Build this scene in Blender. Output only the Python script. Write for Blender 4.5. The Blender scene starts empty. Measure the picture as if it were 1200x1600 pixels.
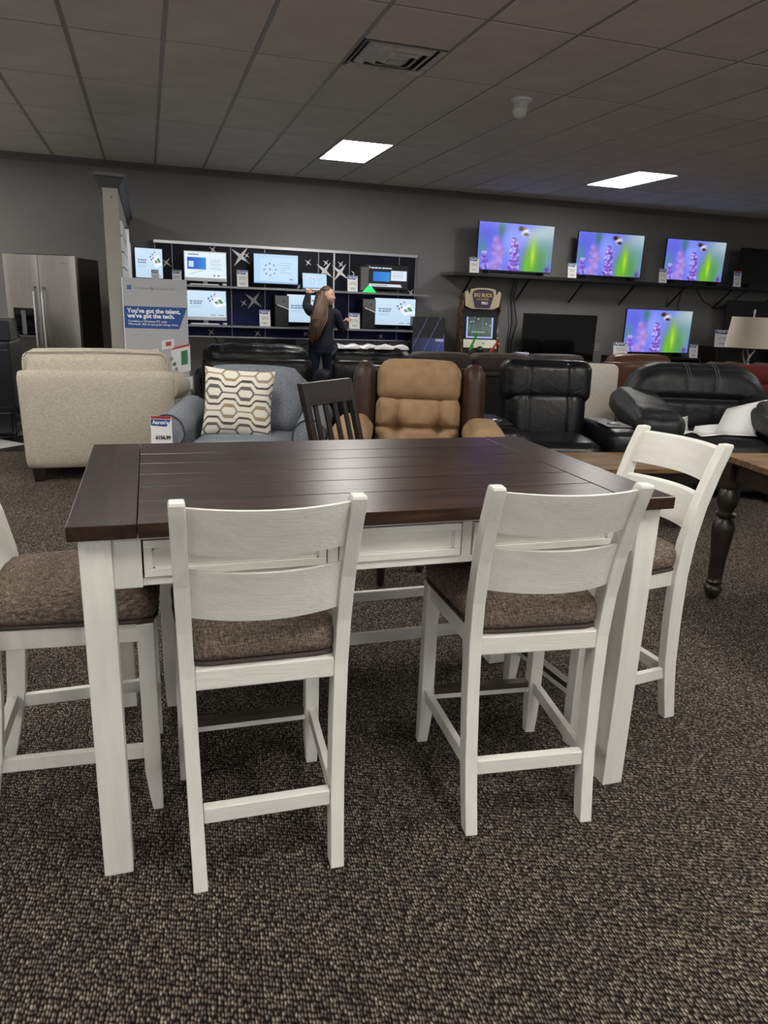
import bpy, bmesh, math, random
import numpy as np
from mathutils import Matrix, Vector, Euler
random.seed(7); rng = np.random.default_rng(5)
PI = math.pi
C = bpy.context.scene.collection
scn = bpy.context.scene

# ------------------------------------------------------------------ camera
cam_d = bpy.data.cameras.new('camera'); cam = bpy.data.objects.new('camera', cam_d); C.objects.link(cam)
cam_d.sensor_fit = 'HORIZONTAL'; cam_d.sensor_width = 36.0; cam_d.lens = 36*1139.7/1200
cam_d.clip_start = 0.05; cam_d.clip_end = 60
yaw, pitch, roll = .3136, .2772, .0384
_a = Vector((math.cos(yaw), -math.sin(yaw), 0)); _b = Vector((math.sin(yaw), math.cos(yaw), 0))
_f = _b*math.cos(pitch) + Vector((0, 0, -math.sin(pitch))); _u = _b*math.sin(pitch) + Vector((0, 0, math.cos(pitch)))
_r2 = _a*math.cos(roll) + _u*math.sin(roll); _u2 = -_a*math.sin(roll) + _u*math.cos(roll)
mw = Matrix((_r2, _u2, -_f)).transposed().to_4x4(); mw.translation = (0, 0, 1.417)
cam.matrix_world = mw
scn.camera = cam

# ------------------------------------------------------------------ world, exposure
w = bpy.data.worlds.new('world'); scn.world = w; w.use_nodes = True
w.node_tree.nodes['Background'].inputs[0].default_value = (.95, .97, 1, 1)
w.node_tree.nodes['Background'].inputs[1].default_value = .9
scn.view_settings.view_transform = 'Standard'; scn.view_settings.look = 'None'
scn.view_settings.gamma = 1; scn.view_settings.use_curve_mapping = False
scn.view_settings.exposure = 0.0
PANEL_W = 31.0          # radiance of the lit ceiling panels

# ------------------------------------------------------------------ helpers: things
def thing(name, label, cat, loc=(0, 0, 0), rz=0, group=None):
    o = bpy.data.objects.new(name, None); C.objects.link(o)
    o.location = loc; o.rotation_euler = (0, 0, rz); o.empty_display_size = .1
    return tag(o, label, cat, group)
def tag(o, label=None, cat=None, group=None, kind=None):
    if label: o['label'] = label
    if cat: o['category'] = cat
    if group: o['group'] = group
    if kind: o['kind'] = kind
    return o
def dup(root, loc, rz, label=None, group=None):
    r = root.copy(); C.objects.link(r); r.location = loc; r.rotation_euler = (0, 0, rz)
    if label: r['label'] = label
    if group: r['group'] = group
    for ch in list(root.children):
        c = ch.copy(); C.objects.link(c); c.parent = r
        for g in list(ch.children):
            d = g.copy(); C.objects.link(d); d.parent = c
    return r
ID = Matrix.Identity(4)
def TR(x=0, y=0, z=0, rx=0, ry=0, rz=0, s=(1, 1, 1)):
    return Matrix.Translation((x, y, z)) @ Euler((rx, ry, rz)).to_matrix().to_4x4() @ Matrix.Diagonal((*s, 1))

class MB:
    def __init__(s): s.v = []; s.f = []
    def add(s, vs, fs, m=ID):
        o = len(s.v)
        s.v += [tuple(m @ Vector(p)) for p in vs]
        s.f += [tuple(i+o for i in f) for f in fs]
        return s
    def box(s, x0, x1, y0, y1, z0, z1, m=ID):
        vs = [(x, y, z) for z in (z0, z1) for y in (y0, y1) for x in (x0, x1)]
        return s.add(vs, [(0, 2, 3, 1), (4, 5, 7, 6), (0, 1, 5, 4), (2, 6, 7, 3), (0, 4, 6, 2), (1, 3, 7, 5)], m)
    def cbox(s, sx, sy, sz, m=ID): return s.box(-sx/2, sx/2, -sy/2, sy/2, -sz/2, sz/2, m)
    def loft(s, rings, cap=True, m=ID, closed=True):
        n = len(rings[0]); vs = [p for r in rings for p in r]; fs = []
        for i in range(len(rings)-1):
            for j in range(n if closed else n-1):
                k = (j+1) % n
                fs.append((i*n+j, i*n+k, (i+1)*n+k, (i+1)*n+j))
        if cap: fs += [tuple(range(n-1, -1, -1)), tuple((len(rings)-1)*n+j for j in range(n))]
        return s.add(vs, fs, m)
    def lathe(s, prof, n=20, m=ID, cap=True):
        return s.loft([[(r*math.cos(2*PI*j/n), r*math.sin(2*PI*j/n), z) for j in range(n)] for r, z in prof], cap, m)
    def cyl(s, r, z0, z1, n=20, m=ID): return s.lathe([(r, z0), (r, z1)], n, m)
    def tube(s, pts, r, n=8, m=ID):
        pts = [Vector(p) for p in pts]; rings = []
        rs = r if isinstance(r, (list, tuple)) else [r]*len(pts)
        for i, p in enumerate(pts):
            t = (pts[min(i+1, len(pts)-1)] - pts[max(i-1, 0)]).normalized()
            u = t.cross(Vector((0, 0, 1)) if abs(t.z) < .95 else Vector((1, 0, 0))).normalized(); w_ = t.cross(u)
            rings.append([tuple(p + rs[i]*(math.cos(2*PI*j/n)*u + math.sin(2*PI*j/n)*w_)) for j in range(n)])
        return s.loft(rings, True, m)
    def bar(s, a, b, wx, wz, m=ID):
        """straight bar of rectangular section from a to b"""
        a, b = Vector(a), Vector(b); t = (b-a).normalized()
        u = t.cross(Vector((0, 0, 1)) if abs(t.z) < .95 else Vector((1, 0, 0))).normalized(); w_ = u.cross(t)
        ring = lambda p: [tuple(p + u*wx/2*i + w_*wz/2*j) for i, j in ((-1, -1), (1, -1), (1, 1), (-1, 1))]
        return s.loft([ring(a), ring(b)], True, m)
    def prism(s, poly, h0, h1, m=ID):
        """poly in local xz, extruded along y from h0 to h1"""
        return s.loft([[(x, h0, z) for x, z in poly], [(x, h1, z) for x, z in poly]], True, m)
    def rbox(s, sx, sy, sz, r=.05, n=8, bul=(0, 0, 0), m=ID, warp=None):
        """soft rounded box centred on the origin, each face swollen by bul"""
        h = Vector((sx/2, sy/2, sz/2)); r = min(r, min(h)*.999); idx = {}; vs = []; fs = []
        def vert(p):
            k = tuple(round(c*1000) for c in p)
            if k in idx: return idx[k]
            q = Vector([c*hh for c, hh in zip(p, h)])
            # denser towards the rim
            inn = Vector([max(-hh+r, min(hh-r, c)) for c, hh in zip(q, h)])
            d = q-inn
            q2 = inn + d.normalized()*r if d.length > 1e-9 else q
            e = [1-abs(c)**2.2 for c in p]
            for ax in range(3):
                o1, o2 = (ax+1) % 3, (ax+2) % 3
                q2[ax] += bul[ax]*p[ax]*max(0, e[o1])**.6*max(0, e[o2])**.6
            if warp: q2 = Vector(warp(q2, p))
            idx[k] = len(vs); vs.append(q2); return idx[k]
        g = [math.sin(PI/2*(-1+2*i/n)) * .35 + (-1+2*i/n)*.65 for i in range(n+1)]; g[0] = -1; g[-1] = 1
        for ax in range(3):
            for sg in (-1, 1):
                for i in range(n):
                    for j in range(n):
                        def P(a, b):
                            p = [0, 0, 0]; p[ax] = sg; p[(ax+1) % 3] = g[a]; p[(ax+2) % 3] = g[b]; return p
                        q = [vert(P(i, j)), vert(P(i+1, j)), vert(P(i+1, j+1)), vert(P(i, j+1))]
                        fs.append(tuple(q if sg > 0 else q[::-1]))
        return s.add(vs, fs, m)
    def mesh(s, name, smooth=False, ang=None):
        me = bpy.data.meshes.new(name); me.from_pydata(s.v, [], s.f); me.update()
        bm = bmesh.new(); bm.from_mesh(me); bmesh.ops.recalc_face_normals(bm, faces=bm.faces); bm.to_mesh(me); bm.free()
        if smooth:
            me.polygons.foreach_set('use_smooth', [True]*len(me.polygons))
            if ang: me.set_sharp_from_angle(angle=math.radians(ang))
        return me
    def build(s, name, mat, parent=None, smooth=False, bevel=0, ang=40, sub=0, mat_loc=None):
        me = s.mesh(name, smooth, ang if smooth else None); me.materials.append(mat)
        o = bpy.data.objects.new(name, me); C.objects.link(o); o.parent = parent
        if bevel:
            b = o.modifiers.new('bevel', 'BEVEL'); b.width = bevel; b.segments = 2; b.limit_method = 'ANGLE'; b.angle_limit = math.radians(35)
            b.harden_normals = False
        if sub:
            d = o.modifiers.new('sub', 'SUBSURF'); d.levels = d.render_levels = sub
        return o

# ------------------------------------------------------------------ helpers: materials
MATS = {}
def s2l(c): return tuple(((x/12.92) if x <= .04045 else ((x+.055)/1.055)**2.4) for x in c)
def node(nt, t, **kw):
    n = nt.nodes.new(t)
    for k, v in kw.items(): setattr(n, k, v)
    return n
def mat(name, col, rough=.6, metal=0, var=0, vscale=8, stretch=(1, 1, 1), bump=0, bscale=60, bstretch=None, spec=.5, emit=0, emcol=None, coat=0, detail=4, rnd=0, trans=0):
    """col linear RGB; var = strength of colour noise; bump = fine relief"""
    if name in MATS: return MATS[name]
    m = bpy.data.materials.new(name); m.use_nodes = True; nt = m.node_tree; p = nt.nodes['Principled BSDF']
    p.inputs['Base Color'].default_value = (*col, 1); p.inputs['Roughness'].default_value = rough; p.inputs['Metallic'].default_value = metal
    p.inputs['Specular IOR Level'].default_value = spec; p.inputs['Coat Weight'].default_value = coat; p.inputs['Transmission Weight'].default_value = trans
    if emit:
        p.inputs['Emission Color'].default_value = (*(emcol or col), 1); p.inputs['Emission Strength'].default_value = emit
    tc = node(nt, 'ShaderNodeTexCoord')
    L = nt.links.new
    if var or rnd:
        mp = node(nt, 'ShaderNodeMapping'); L(tc.outputs['Object'], mp.inputs[0]); mp.inputs['Scale'].default_value = stretch
        nz = node(nt, 'ShaderNodeTexNoise'); nz.inputs['Scale'].default_value = vscale; nz.inputs['Detail'].default_value = detail
        L(mp.outputs[0], nz.inputs['Vector'])
        mr = node(nt, 'ShaderNodeMapRange'); mr.inputs[1].default_value = .3; mr.inputs[2].default_value = .7
        mr.inputs[3].default_value = 1-var; mr.inputs[4].default_value = 1+var; L(nz.outputs[0], mr.inputs[0])
        src = mr.outputs[0]
        if rnd:
            oi = node(nt, 'ShaderNodeObjectInfo'); m2 = node(nt, 'ShaderNodeMapRange'); L(oi.outputs['Random'], m2.inputs[0])
            m2.inputs[3].default_value = 1-rnd; m2.inputs[4].default_value = 1+rnd
            mm = node(nt, 'ShaderNodeMath', operation='MULTIPLY'); L(src, mm.inputs[0]); L(m2.outputs[0], mm.inputs[1]); src = mm.outputs[0]
        vm = node(nt, 'ShaderNodeVectorMath', operation='SCALE'); vm.inputs[0].default_value = col; L(src, vm.inputs['Scale'])
        L(vm.outputs[0], p.inputs['Base Color'])
    if bump:
        mp2 = node(nt, 'ShaderNodeMapping'); L(tc.outputs['Object'], mp2.inputs[0]); mp2.inputs['Scale'].default_value = bstretch or (1, 1, 1)
        n2 = node(nt, 'ShaderNodeTexNoise'); n2.inputs['Scale'].default_value = bscale; n2.inputs['Detail'].default_value = 3; L(mp2.outputs[0], n2.inputs['Vector'])
        b = node(nt, 'ShaderNodeBump'); b.inputs['Strength'].default_value = bump; b.inputs['Distance'].default_value = .01
        L(n2.outputs[0], b.inputs['Height']); L(b.outputs[0], p.inputs['Normal'])
    MATS[name] = m; return m
def wood(name, c1, c2, c3, rough=.35, axis=0, scale=3.0, rnd=.15, bump=.15, spec=.5):
    m = bpy.data.materials.new(name); m.use_nodes = True; nt = m.node_tree; p = nt.nodes['Principled BSDF']; L = nt.links.new
    tc = node(nt, 'ShaderNodeTexCoord'); oi = node(nt, 'ShaderNodeObjectInfo')
    mp = node(nt, 'ShaderNodeMapping'); st = [14, 14, 14]; st[axis] = .9; mp.inputs['Scale'].default_value = st
    L(tc.outputs['Object'], mp.inputs[0])
    sc = node(nt, 'ShaderNodeMath', operation='MULTIPLY'); sc.inputs[1].default_value = 40; L(oi.outputs['Random'], sc.inputs[0])
    ad = node(nt, 'ShaderNodeVectorMath', operation='ADD'); L(mp.outputs[0], ad.inputs[0]); L(sc.outputs[0], ad.inputs[1])
    nz = node(nt, 'ShaderNodeTexNoise'); nz.inputs['Scale'].default_value = scale; nz.inputs['Detail'].default_value = 6; nz.inputs['Distortion'].default_value = .6
    L(ad.outputs[0], nz.inputs['Vector'])
    cr = node(nt, 'ShaderNodeValToRGB'); e = cr.color_ramp.elements
    e[0].position = .3; e[0].color = (*c1, 1); e[1].position = .7; e[1].color = (*c3, 1); k = e.new(.5); k.color = (*c2, 1)
    L(nz.outputs[0], cr.inputs[0])
    m2 = node(nt, 'ShaderNodeMapRange'); L(oi.outputs['Random'], m2.inputs[0]); m2.inputs[3].default_value = 1-rnd; m2.inputs[4].default_value = 1+rnd
    vm = node(nt, 'ShaderNodeVectorMath', operation='SCALE'); L(cr.outputs[0], vm.inputs[0]); L(m2.outputs[0], vm.inputs['Scale'])
    L(vm.outputs[0], p.inputs['Base Color']); p.inputs['Roughness'].default_value = rough; p.inputs['Specular IOR Level'].default_value = spec
    b = node(nt, 'ShaderNodeBump'); b.inputs['Strength'].default_value = bump; b.inputs['Distance'].default_value = .003
    L(nz.outputs[0], b.inputs['Height']); L(b.outputs[0], p.inputs['Normal'])
    MATS[name] = m; return m
def tweed(name, cd, cm, cl, scale=1.0, bump=.5, rough=.95):
    """woven cloth: two stretched noises crossed, dark and light yarns"""
    m = bpy.data.materials.new(name); m.use_nodes = True; nt = m.node_tree; p = nt.nodes['Principled BSDF']; L = nt.links.new
    tc = node(nt, 'ShaderNodeTexCoord'); outs = []
    for st in ((260, 40, 60), (40, 260, 260)):
        mp = node(nt, 'ShaderNodeMapping'); mp.inputs['Scale'].default_value = [c*scale for c in st]; L(tc.outputs['Object'], mp.inputs[0])
        nz = node(nt, 'ShaderNodeTexNoise'); nz.inputs['Scale'].default_value = 1; nz.inputs['Detail'].default_value = 3; L(mp.outputs[0], nz.inputs['Vector']); outs.append(nz.outputs[0])
    mx = node(nt, 'ShaderNodeMath', operation='ADD'); L(outs[0], mx.inputs[0]); L(outs[1], mx.inputs[1])
    hf = node(nt, 'ShaderNodeMath', operation='MULTIPLY'); hf.inputs[1].default_value = .5; L(mx.outputs[0], hf.inputs[0])
    cr = node(nt, 'ShaderNodeValToRGB'); e = cr.color_ramp.elements
    e[0].position = .36; e[0].color = (*cd, 1); e[1].position = .66; e[1].color = (*cl, 1); k = e.new(.5); k.color = (*cm, 1)
    L(hf.outputs[0], cr.inputs[0]); L(cr.outputs[0], p.inputs['Base Color'])
    p.inputs['Roughness'].default_value = rough; p.inputs['Specular IOR Level'].default_value = .15
    b = node(nt, 'ShaderNodeBump'); b.inputs['Strength'].default_value = bump; b.inputs['Distance'].default_value = .002
    L(hf.outputs[0], b.inputs['Height']); L(b.outputs[0], p.inputs['Normal'])
    MATS[name] = m; return m
def leather(name, col, rough=.42, var=.25, wr=.5, spec=.5):
    m = mat(name, col, rough, var=var, vscale=14, spec=spec); nt = m.node_tree; L = nt.links.new; p = nt.nodes['Principled BSDF']
    tc = node(nt, 'ShaderNodeTexCoord')
    n1 = node(nt, 'ShaderNodeTexNoise'); n1.inputs['Scale'].default_value = 9; n1.inputs['Detail'].default_value = 5; n1.inputs['Distortion'].default_value = 1.2; L(tc.outputs['Object'], n1.inputs['Vector'])
    b1 = node(nt, 'ShaderNodeBump'); b1.inputs['Strength'].default_value = wr; b1.inputs['Distance'].default_value = .02; L(n1.outputs[0], b1.inputs['Height'])
    vo = node(nt, 'ShaderNodeTexVoronoi'); vo.inputs['Scale'].default_value = 260; L(tc.outputs['Object'], vo.inputs['Vector'])
    b2 = node(nt, 'ShaderNodeBump'); b2.inputs['Strength'].default_value = .15; b2.inputs['Distance'].default_value = .002; L(vo.outputs['Distance'], b2.inputs['Height'])
    L(b1.outputs[0], b2.inputs['Normal']); L(b2.outputs[0], p.inputs['Normal'])
    return m
def attr_mat(name, emit=0, rough=.6):
    m = bpy.data.materials.new(name); m.use_nodes = True; nt = m.node_tree; p = nt.nodes['Principled BSDF']
    a = node(nt, 'ShaderNodeVertexColor', layer_name='col')
    if emit:
        nt.links.new(a.outputs[0], p.inputs['Emission Color']); p.inputs['Emission Strength'].default_value = emit
        p.inputs['Base Color'].default_value = (.01, .01, .01, 1)
    else: nt.links.new(a.outputs[0], p.inputs['Base Color'])
    p.inputs['Roughness'].default_value = rough
    return m
def raster(name, w_, h_, nx, ny, fn, m, parent, loc=(0, 0, 0), rot=(0, 0, 0)):
    """flat print or screen facing local -y: grid of points coloured by fn(U,V), sRGB"""
    U, V = np.meshgrid(np.linspace(0, 1, nx), np.linspace(0, 1, ny)); rgb = np.clip(fn(U, V), 0, 1)
    lin = np.where(rgb <= .04045, rgb/12.92, ((rgb+.055)/1.055)**2.4).reshape(-1, 3)
    vs = [((u-.5)*w_, 0, (v-.5)*h_) for u, v in zip(U.ravel(), V.ravel())]
    fs = [(j*nx+i, j*nx+i+1, (j+1)*nx+i+1, (j+1)*nx+i) for j in range(ny-1) for i in range(nx-1)]
    me = bpy.data.meshes.new(name); me.from_pydata(vs, [], fs)
    ca = me.color_attributes.new('col', 'FLOAT_COLOR', 'POINT')
    ca.data.foreach_set('color', np.hstack([lin, np.ones((len(lin), 1))]).astype('f').ravel())
    me.materials.append(m); o = bpy.data.objects.new(name, me); C.objects.link(o); o.parent = parent; o.location = loc; o.rotation_euler = rot
    return o
_txt = {}
def text(s, size, m, parent, loc, rot=(PI/2, 0, 0), name='lettering', align='LEFT', bold=0, sx=1):
    k = (s, size, align, bold)
    if k not in _txt:
        cu = bpy.data.curves.new('t', 'FONT'); cu.body = s; cu.size = size; cu.align_x = align; cu.extrude = .0006; cu.offset = bold; cu.resolution_u = 3
        ob = bpy.data.objects.new('t', cu); C.objects.link(ob); bpy.context.view_layer.update()
        me = bpy.data.meshes.new_from_object(ob.evaluated_get(bpy.context.evaluated_depsgraph_get())); bpy.data.objects.remove(ob)
        me.name = name; _txt[k] = me
    me = _txt[k]
    if not me.materials: me.materials.append(m)
    elif me.materials[0] != m: me = me.copy(); me.materials.clear(); me.materials.append(m)
    o = bpy.data.objects.new(name, me); C.objects.link(o); o.parent = parent; o.location = loc; o.rotation_euler = rot; o.scale = (sx, 1, 1)
    return o

# ------------------------------------------------------------------ materials
WHITE = mat('painted_white_wood', (.71, .70, .645), .45, var=.06, vscale=5, stretch=(6, 6, 1), bump=.12, bscale=30, bstretch=(6, 6, .6))
WHITEX = mat('painted_white_wood_rail', (.71, .70, .645), .45, var=.06, vscale=5, stretch=(1, 6, 6), bump=.12, bscale=30, bstretch=(.6, 6, 6))
WALNUT = wood('dark_walnut', (.010, .0046, .0028), (.028, .0128, .0070), (.064, .031, .016), .30, spec=.42)
WALNUT_Y = wood('dark_walnut_end', (.010, .0046, .0028), (.025, .0115, .0063), (.050, .024, .0125), .30, axis=1, spec=.42)
SEAT = tweed('brown_tweed', (.058, .042, .034), (.15, .112, .090), (.34, .27, .22), 1.5)
PIPE = mat('brown_piping', (.060, .044, .036), .9, var=.3, vscale=200)
STEEL = mat('brushed_bar', (.16, .14, .12), .35, metal=.9)
ESPRESSO = wood('espresso_wood', (.0075, .0045, .0035), (.012, .007, .0055), (.02, .012, .009), .4)
RUSTIC = wood('rustic_plank', (.050, .024, .008), (.14, .070, .025), (.25, .14, .052), .6, scale=4, rnd=.2)
TURNED = mat('black_brown_turned', (.014, .010, .007), .35, var=.4, vscale=12)
BEIGE = tweed('beige_linen', (.36, .315, .25), (.47, .42, .345), (.60, .545, .46), 1.0, .3)
BLUEGREY = tweed('blue_grey_linen', (.10, .112, .130), (.165, .182, .205), (.24, .26, .29), 1.1, .3)
SUEDE = leather('tan_suede', (.27, .170, .092), .7, .14, .25, .3)
COCOA = leather('cocoa_leather', (.035, .016, .010), .42, .3, .35, .35)
BLACKL = leather('black_leather', (.005, .005, .006), .34, .3, .35, .35)
CHARL = leather('charcoal_leather', (.011, .012, .014), .48, .35, .5, .35)
COGNAC = leather('cognac_leather', (.10, .036, .015), .4, .3, .5)
DKBROWN = leather('dark_brown_suede', (.030, .019, .014), .7, .3, .3)
RED = leather('red_cloth', (.12, .016, .012), .85, .2, .2, .2)
BLACKP = mat('black_plastic', (.006, .006, .007), .4)
GLOSSB = mat('black_screen_glass', (.003, .003, .004), .06)
GREYP = mat('grey_plastic', (.12, .12, .125), .4)
SILVER = mat('aluminium', (.62, .63, .65), .3, metal=1)
WHITEP = mat('white_plastic', (.75, .76, .78), .35)
PAPER = mat('white_paper', (.78, .78, .77), .7)
BLUEH = mat('blue_print', (.012, .065, .27), .6)
REDH = mat('red_print', (.35, .02, .02), .6)
INK = mat('black_ink', (.01, .01, .012), .6)
GREYINK = mat('grey_ink', (.22, .23, .25), .6)
WHITEINK = mat('white_ink', (.85, .87, .92), .6)
STAINLESS = mat('stainless', (.50, .48, .45), .33, metal=1, var=.08, vscale=4, stretch=(30, 1, 1), bump=.02, bscale=60, bstretch=(1, 1, 40))
WALLM = mat('grey_wall_paint', (.185, .181, .177), .75, var=.05, vscale=2, bump=.06, bscale=40)
CROWN = mat('grey_crown_paint', (.055, .057, .062), .5)
COLM = mat('light_grey_column_paint', (.30, .285, .26), .7, var=.04, vscale=3, bump=.05, bscale=60)
TILEC = mat('mineral_ceiling_tile', (.78, .75, .70), .9, var=.06, vscale=3, bump=.5, bscale=220, rnd=.03)
TBAR = mat('ceiling_grid_enamel', (.33, .325, .32), .4)

LWALL = mat('white_wall_paint', (.78, .77, .74), .8, var=.04, vscale=2, bump=.05, bscale=50)  # for the unseen walls, made white to bounce more light into the room
# wall: faint vertical panel grooves
def groove(m):
    nt = m.node_tree; L = nt.links.new; p = nt.nodes['Principled BSDF']; tc = node(nt, 'ShaderNodeTexCoord')
    mp = node(nt, 'ShaderNodeMapping'); mp.inputs['Scale'].default_value = (1, 0, 1); mp.inputs['Rotation'].default_value = (PI/2, 0, 0); L(tc.outputs['Object'], mp.inputs[0])
    br = node(nt, 'ShaderNodeTexBrick'); br.inputs['Scale'].default_value = 1; br.inputs['Mortar Size'].default_value = .006; br.inputs['Brick Width'].default_value = .41; br.inputs['Row Height'].default_value = .205
    mp.inputs['Scale'].default_value = (1, 1, 1); L(mp.outputs[0], br.inputs['Vector'])
    b = node(nt, 'ShaderNodeBump'); b.inputs['Strength'].default_value = .12; b.inputs['Distance'].default_value = .01; b.invert = True
    L(br.outputs['Fac'], b.inputs['Height'])
    for l in list(nt.links):
        if l.to_socket == p.inputs['Normal']: L(l.from_socket, b.inputs['Normal'])
    L(b.outputs[0], p.inputs['Normal'])
groove(WALLM)

def carpet_mat():
    m = bpy.data.materials.new('loop_carpet'); m.use_nodes = True; nt = m.node_tree; p = nt.nodes['Principled BSDF']; L = nt.links.new
    tc = node(nt, 'ShaderNodeTexCoord'); mp = node(nt, 'ShaderNodeMapping'); mp.inputs['Rotation'].default_value = (0, 0, .18); mp.inputs['Scale'].default_value = (150, 74, 1)
    L(tc.outputs['Object'], mp.inputs[0])
    nz0 = node(nt, 'ShaderNodeTexNoise'); nz0.inputs['Scale'].default_value = .35; L(mp.outputs[0], nz0.inputs['Vector'])
    ad = node(nt, 'ShaderNodeVectorMath', operation='MULTIPLY_ADD'); L(nz0.outputs['Color'], ad.inputs[0]); ad.inputs[1].default_value = (.9, .9, 0); L(mp.outputs[0], ad.inputs[2])
    vo = node(nt, 'ShaderNodeTexVoronoi'); vo.voronoi_dimensions = '2D'; vo.inputs['Scale'].default_value = 1; vo.inputs['Randomness'].default_value = .5; L(ad.outputs[0], vo.inputs['Vector'])
    sp = node(nt, 'ShaderNodeSeparateColor'); L(vo.outputs['Color'], sp.inputs[0])
    cr = node(nt, 'ShaderNodeValToRGB'); cr.color_ramp.interpolation = 'LINEAR'; e = cr.color_ramp.elements
    e[0].position = 0; e[0].color = (.042, .035, .029, 1); e[1].position = 1; e[1].color = (.25, .22, .17, 1)
    for ps, c in ((.30, (.080, .067, .054)), (.6, (.118, .100, .079)), (.88, (.17, .147, .115))): k = e.new(ps); k.color = (*c, 1)
    L(sp.outputs[0], cr.inputs[0])
    dm = node(nt, 'ShaderNodeMapRange'); dm.inputs[1].default_value = .05; dm.inputs[2].default_value = .52; dm.inputs[3].default_value = 1.9; dm.inputs[4].default_value = .10; L(vo.outputs['Distance'], dm.inputs[0])  # paints bright loop tops and shaded gaps between loops into the colour
    big = node(nt, 'ShaderNodeTexNoise'); big.inputs['Scale'].default_value = 1.6; L(tc.outputs['Object'], big.inputs['Vector'])
    bmr = node(nt, 'ShaderNodeMapRange'); bmr.inputs[1].default_value = .3; bmr.inputs[2].default_value = .7; bmr.inputs[3].default_value = .88; bmr.inputs[4].default_value = 1.12; L(big.outputs[0], bmr.inputs[0])
    mu = node(nt, 'ShaderNodeMath', operation='MULTIPLY'); L(dm.outputs[0], mu.inputs[0]); L(bmr.outputs[0], mu.inputs[1])
    vm = node(nt, 'ShaderNodeVectorMath', operation='SCALE'); L(cr.outputs[0], vm.inputs[0]); L(mu.outputs[0], vm.inputs['Scale']); L(vm.outputs[0], p.inputs['Base Color'])
    p.inputs['Roughness'].default_value = .95; p.inputs['Specular IOR Level'].default_value = .1
    b = node(nt, 'ShaderNodeBump'); b.invert = True; b.inputs['Strength'].default_value = .9; b.inputs['Distance'].default_value = .006
    L(vo.outputs['Distance'], b.inputs['Height']); L(b.outputs[0], p.inputs['Normal'])
    return m
CARPET = carpet_mat()

# ------------------------------------------------------------------ the room
X0, X1, Y0, Y1, CH = -7.0, 13.0, -4.2, 10.88, 3.067
def struct(name, mb, m, parent=None, **k):
    o = mb.build(name, m, parent, **k)
    if parent is None: o['kind'] = 'structure'
    return o
struct('floor', MB().box(X0, X1, Y0, Y1, -.1, 0), CARPET)
struct('wall_back', MB().box(X0, X1, Y1, Y1+.15, -.1, CH+.3), WALLM)
# shop front behind the photographer: sill, header and piers between unseen window openings added for daylight fill
wf = struct('wall_front', MB().box(X0, X1, Y0-.15, Y0, -.1, .5), LWALL)
MB().box(X0, X1, Y0-.15, Y0, 2.6, CH+.3).build('header', LWALL, wf)
WX = [-6.2+2.3*k for k in range(9)]
for k, x in enumerate(WX): MB().box((X0 if k == 0 else x-.12), (X1 if k == 8 else x+.12), Y0-.15, Y0, .5, 2.6).build('pier', LWALL, wf)
for k in range(8):
    pl = bpy.data.lights.new('added_window_portal', 'AREA'); pl.shape = 'RECTANGLE'; pl.size = 2.05; pl.size_y = 2.1; pl.cycles.is_portal = True
    po = bpy.data.objects.new('added_window_portal', pl); C.objects.link(po); po.location = (WX[k]+1.15, Y0-.07, 1.55); po.rotation_euler = (PI/2, 0, 0)
struct('wall_left', MB().box(X0-.15, X0, Y0-.15, Y1+.15, -.1, CH+.3), LWALL)
struct('wall_right', MB().box(X1, X1+.15, Y0-.15, Y1+.15, -.1, CH+.3), LWALL)
# crown trim along the back wall and skirting
mb = MB(); prof = [(0, 0), (-.02, 0), (-.03, .03), (-.055, .06), (-.06, .085), (0, .085)]
mb.loft([[(x, Y1+p[0], CH-.088+p[1]) for p in prof] for x in (X0, X1)]); struct('trim_1', mb, mat('grey_trim_paint', (.12, .118, .115), .6))
struct('baseboard_back', MB().box(X0, X1, Y1-.015, Y1, 0, .1), CROWN)
# black and white tiled floor under the appliances, diamonds clipped to the area
TX0, TX1, TY0, TY1 = -4.2, -.33, 7.27, 10.86
tf = struct('floor_tiled_area', MB().box(TX0, TX1, TY0, TY1, .0005, .004), mat('tile_grout', (.05, .05, .05), .8))
def clip(poly):
    for ax, lim, sg in ((0, TX0, 1), (0, TX1, -1), (1, TY0, 1), (1, TY1, -1)):
        out = []
        for i in range(len(poly)):
            p, q = poly[i], poly[(i+1) % len(poly)]; dp, dq = sg*(p[ax]-lim), sg*(q[ax]-lim)
            if dp >= 0: out.append(p)
            if (dp > 0) != (dq > 0) and abs(dp-dq) > 1e-9: t = dp/(dp-dq); out.append((p[0]+t*(q[0]-p[0]), p[1]+t*(q[1]-p[1])))
        poly = out
        if len(poly) < 3: return []
    return poly
TB, TW = mat('black_floor_tile', (.012, .013, .014), .2), mat('white_floor_tile', (.62, .62, .60), .25)
hd = .305
for i in range(-1, 14):
    for j in range(-1, 13):
        for o_ in (0, 1):
            cx, cy = TX0+(i+.5*o_)*2*hd, TY0+(j+.5*o_)*2*hd; g = hd-.004
            pl = clip([(cx-g, cy), (cx, cy-g), (cx+g, cy), (cx, cy+g)])
            if len(pl) >= 3 and cx > -2.6: MB().loft([[(x, y, .003) for x, y in pl], [(x, y, .008) for x, y in pl]]).build('floor_tile', TW if o_ else TB, tf)
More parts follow.
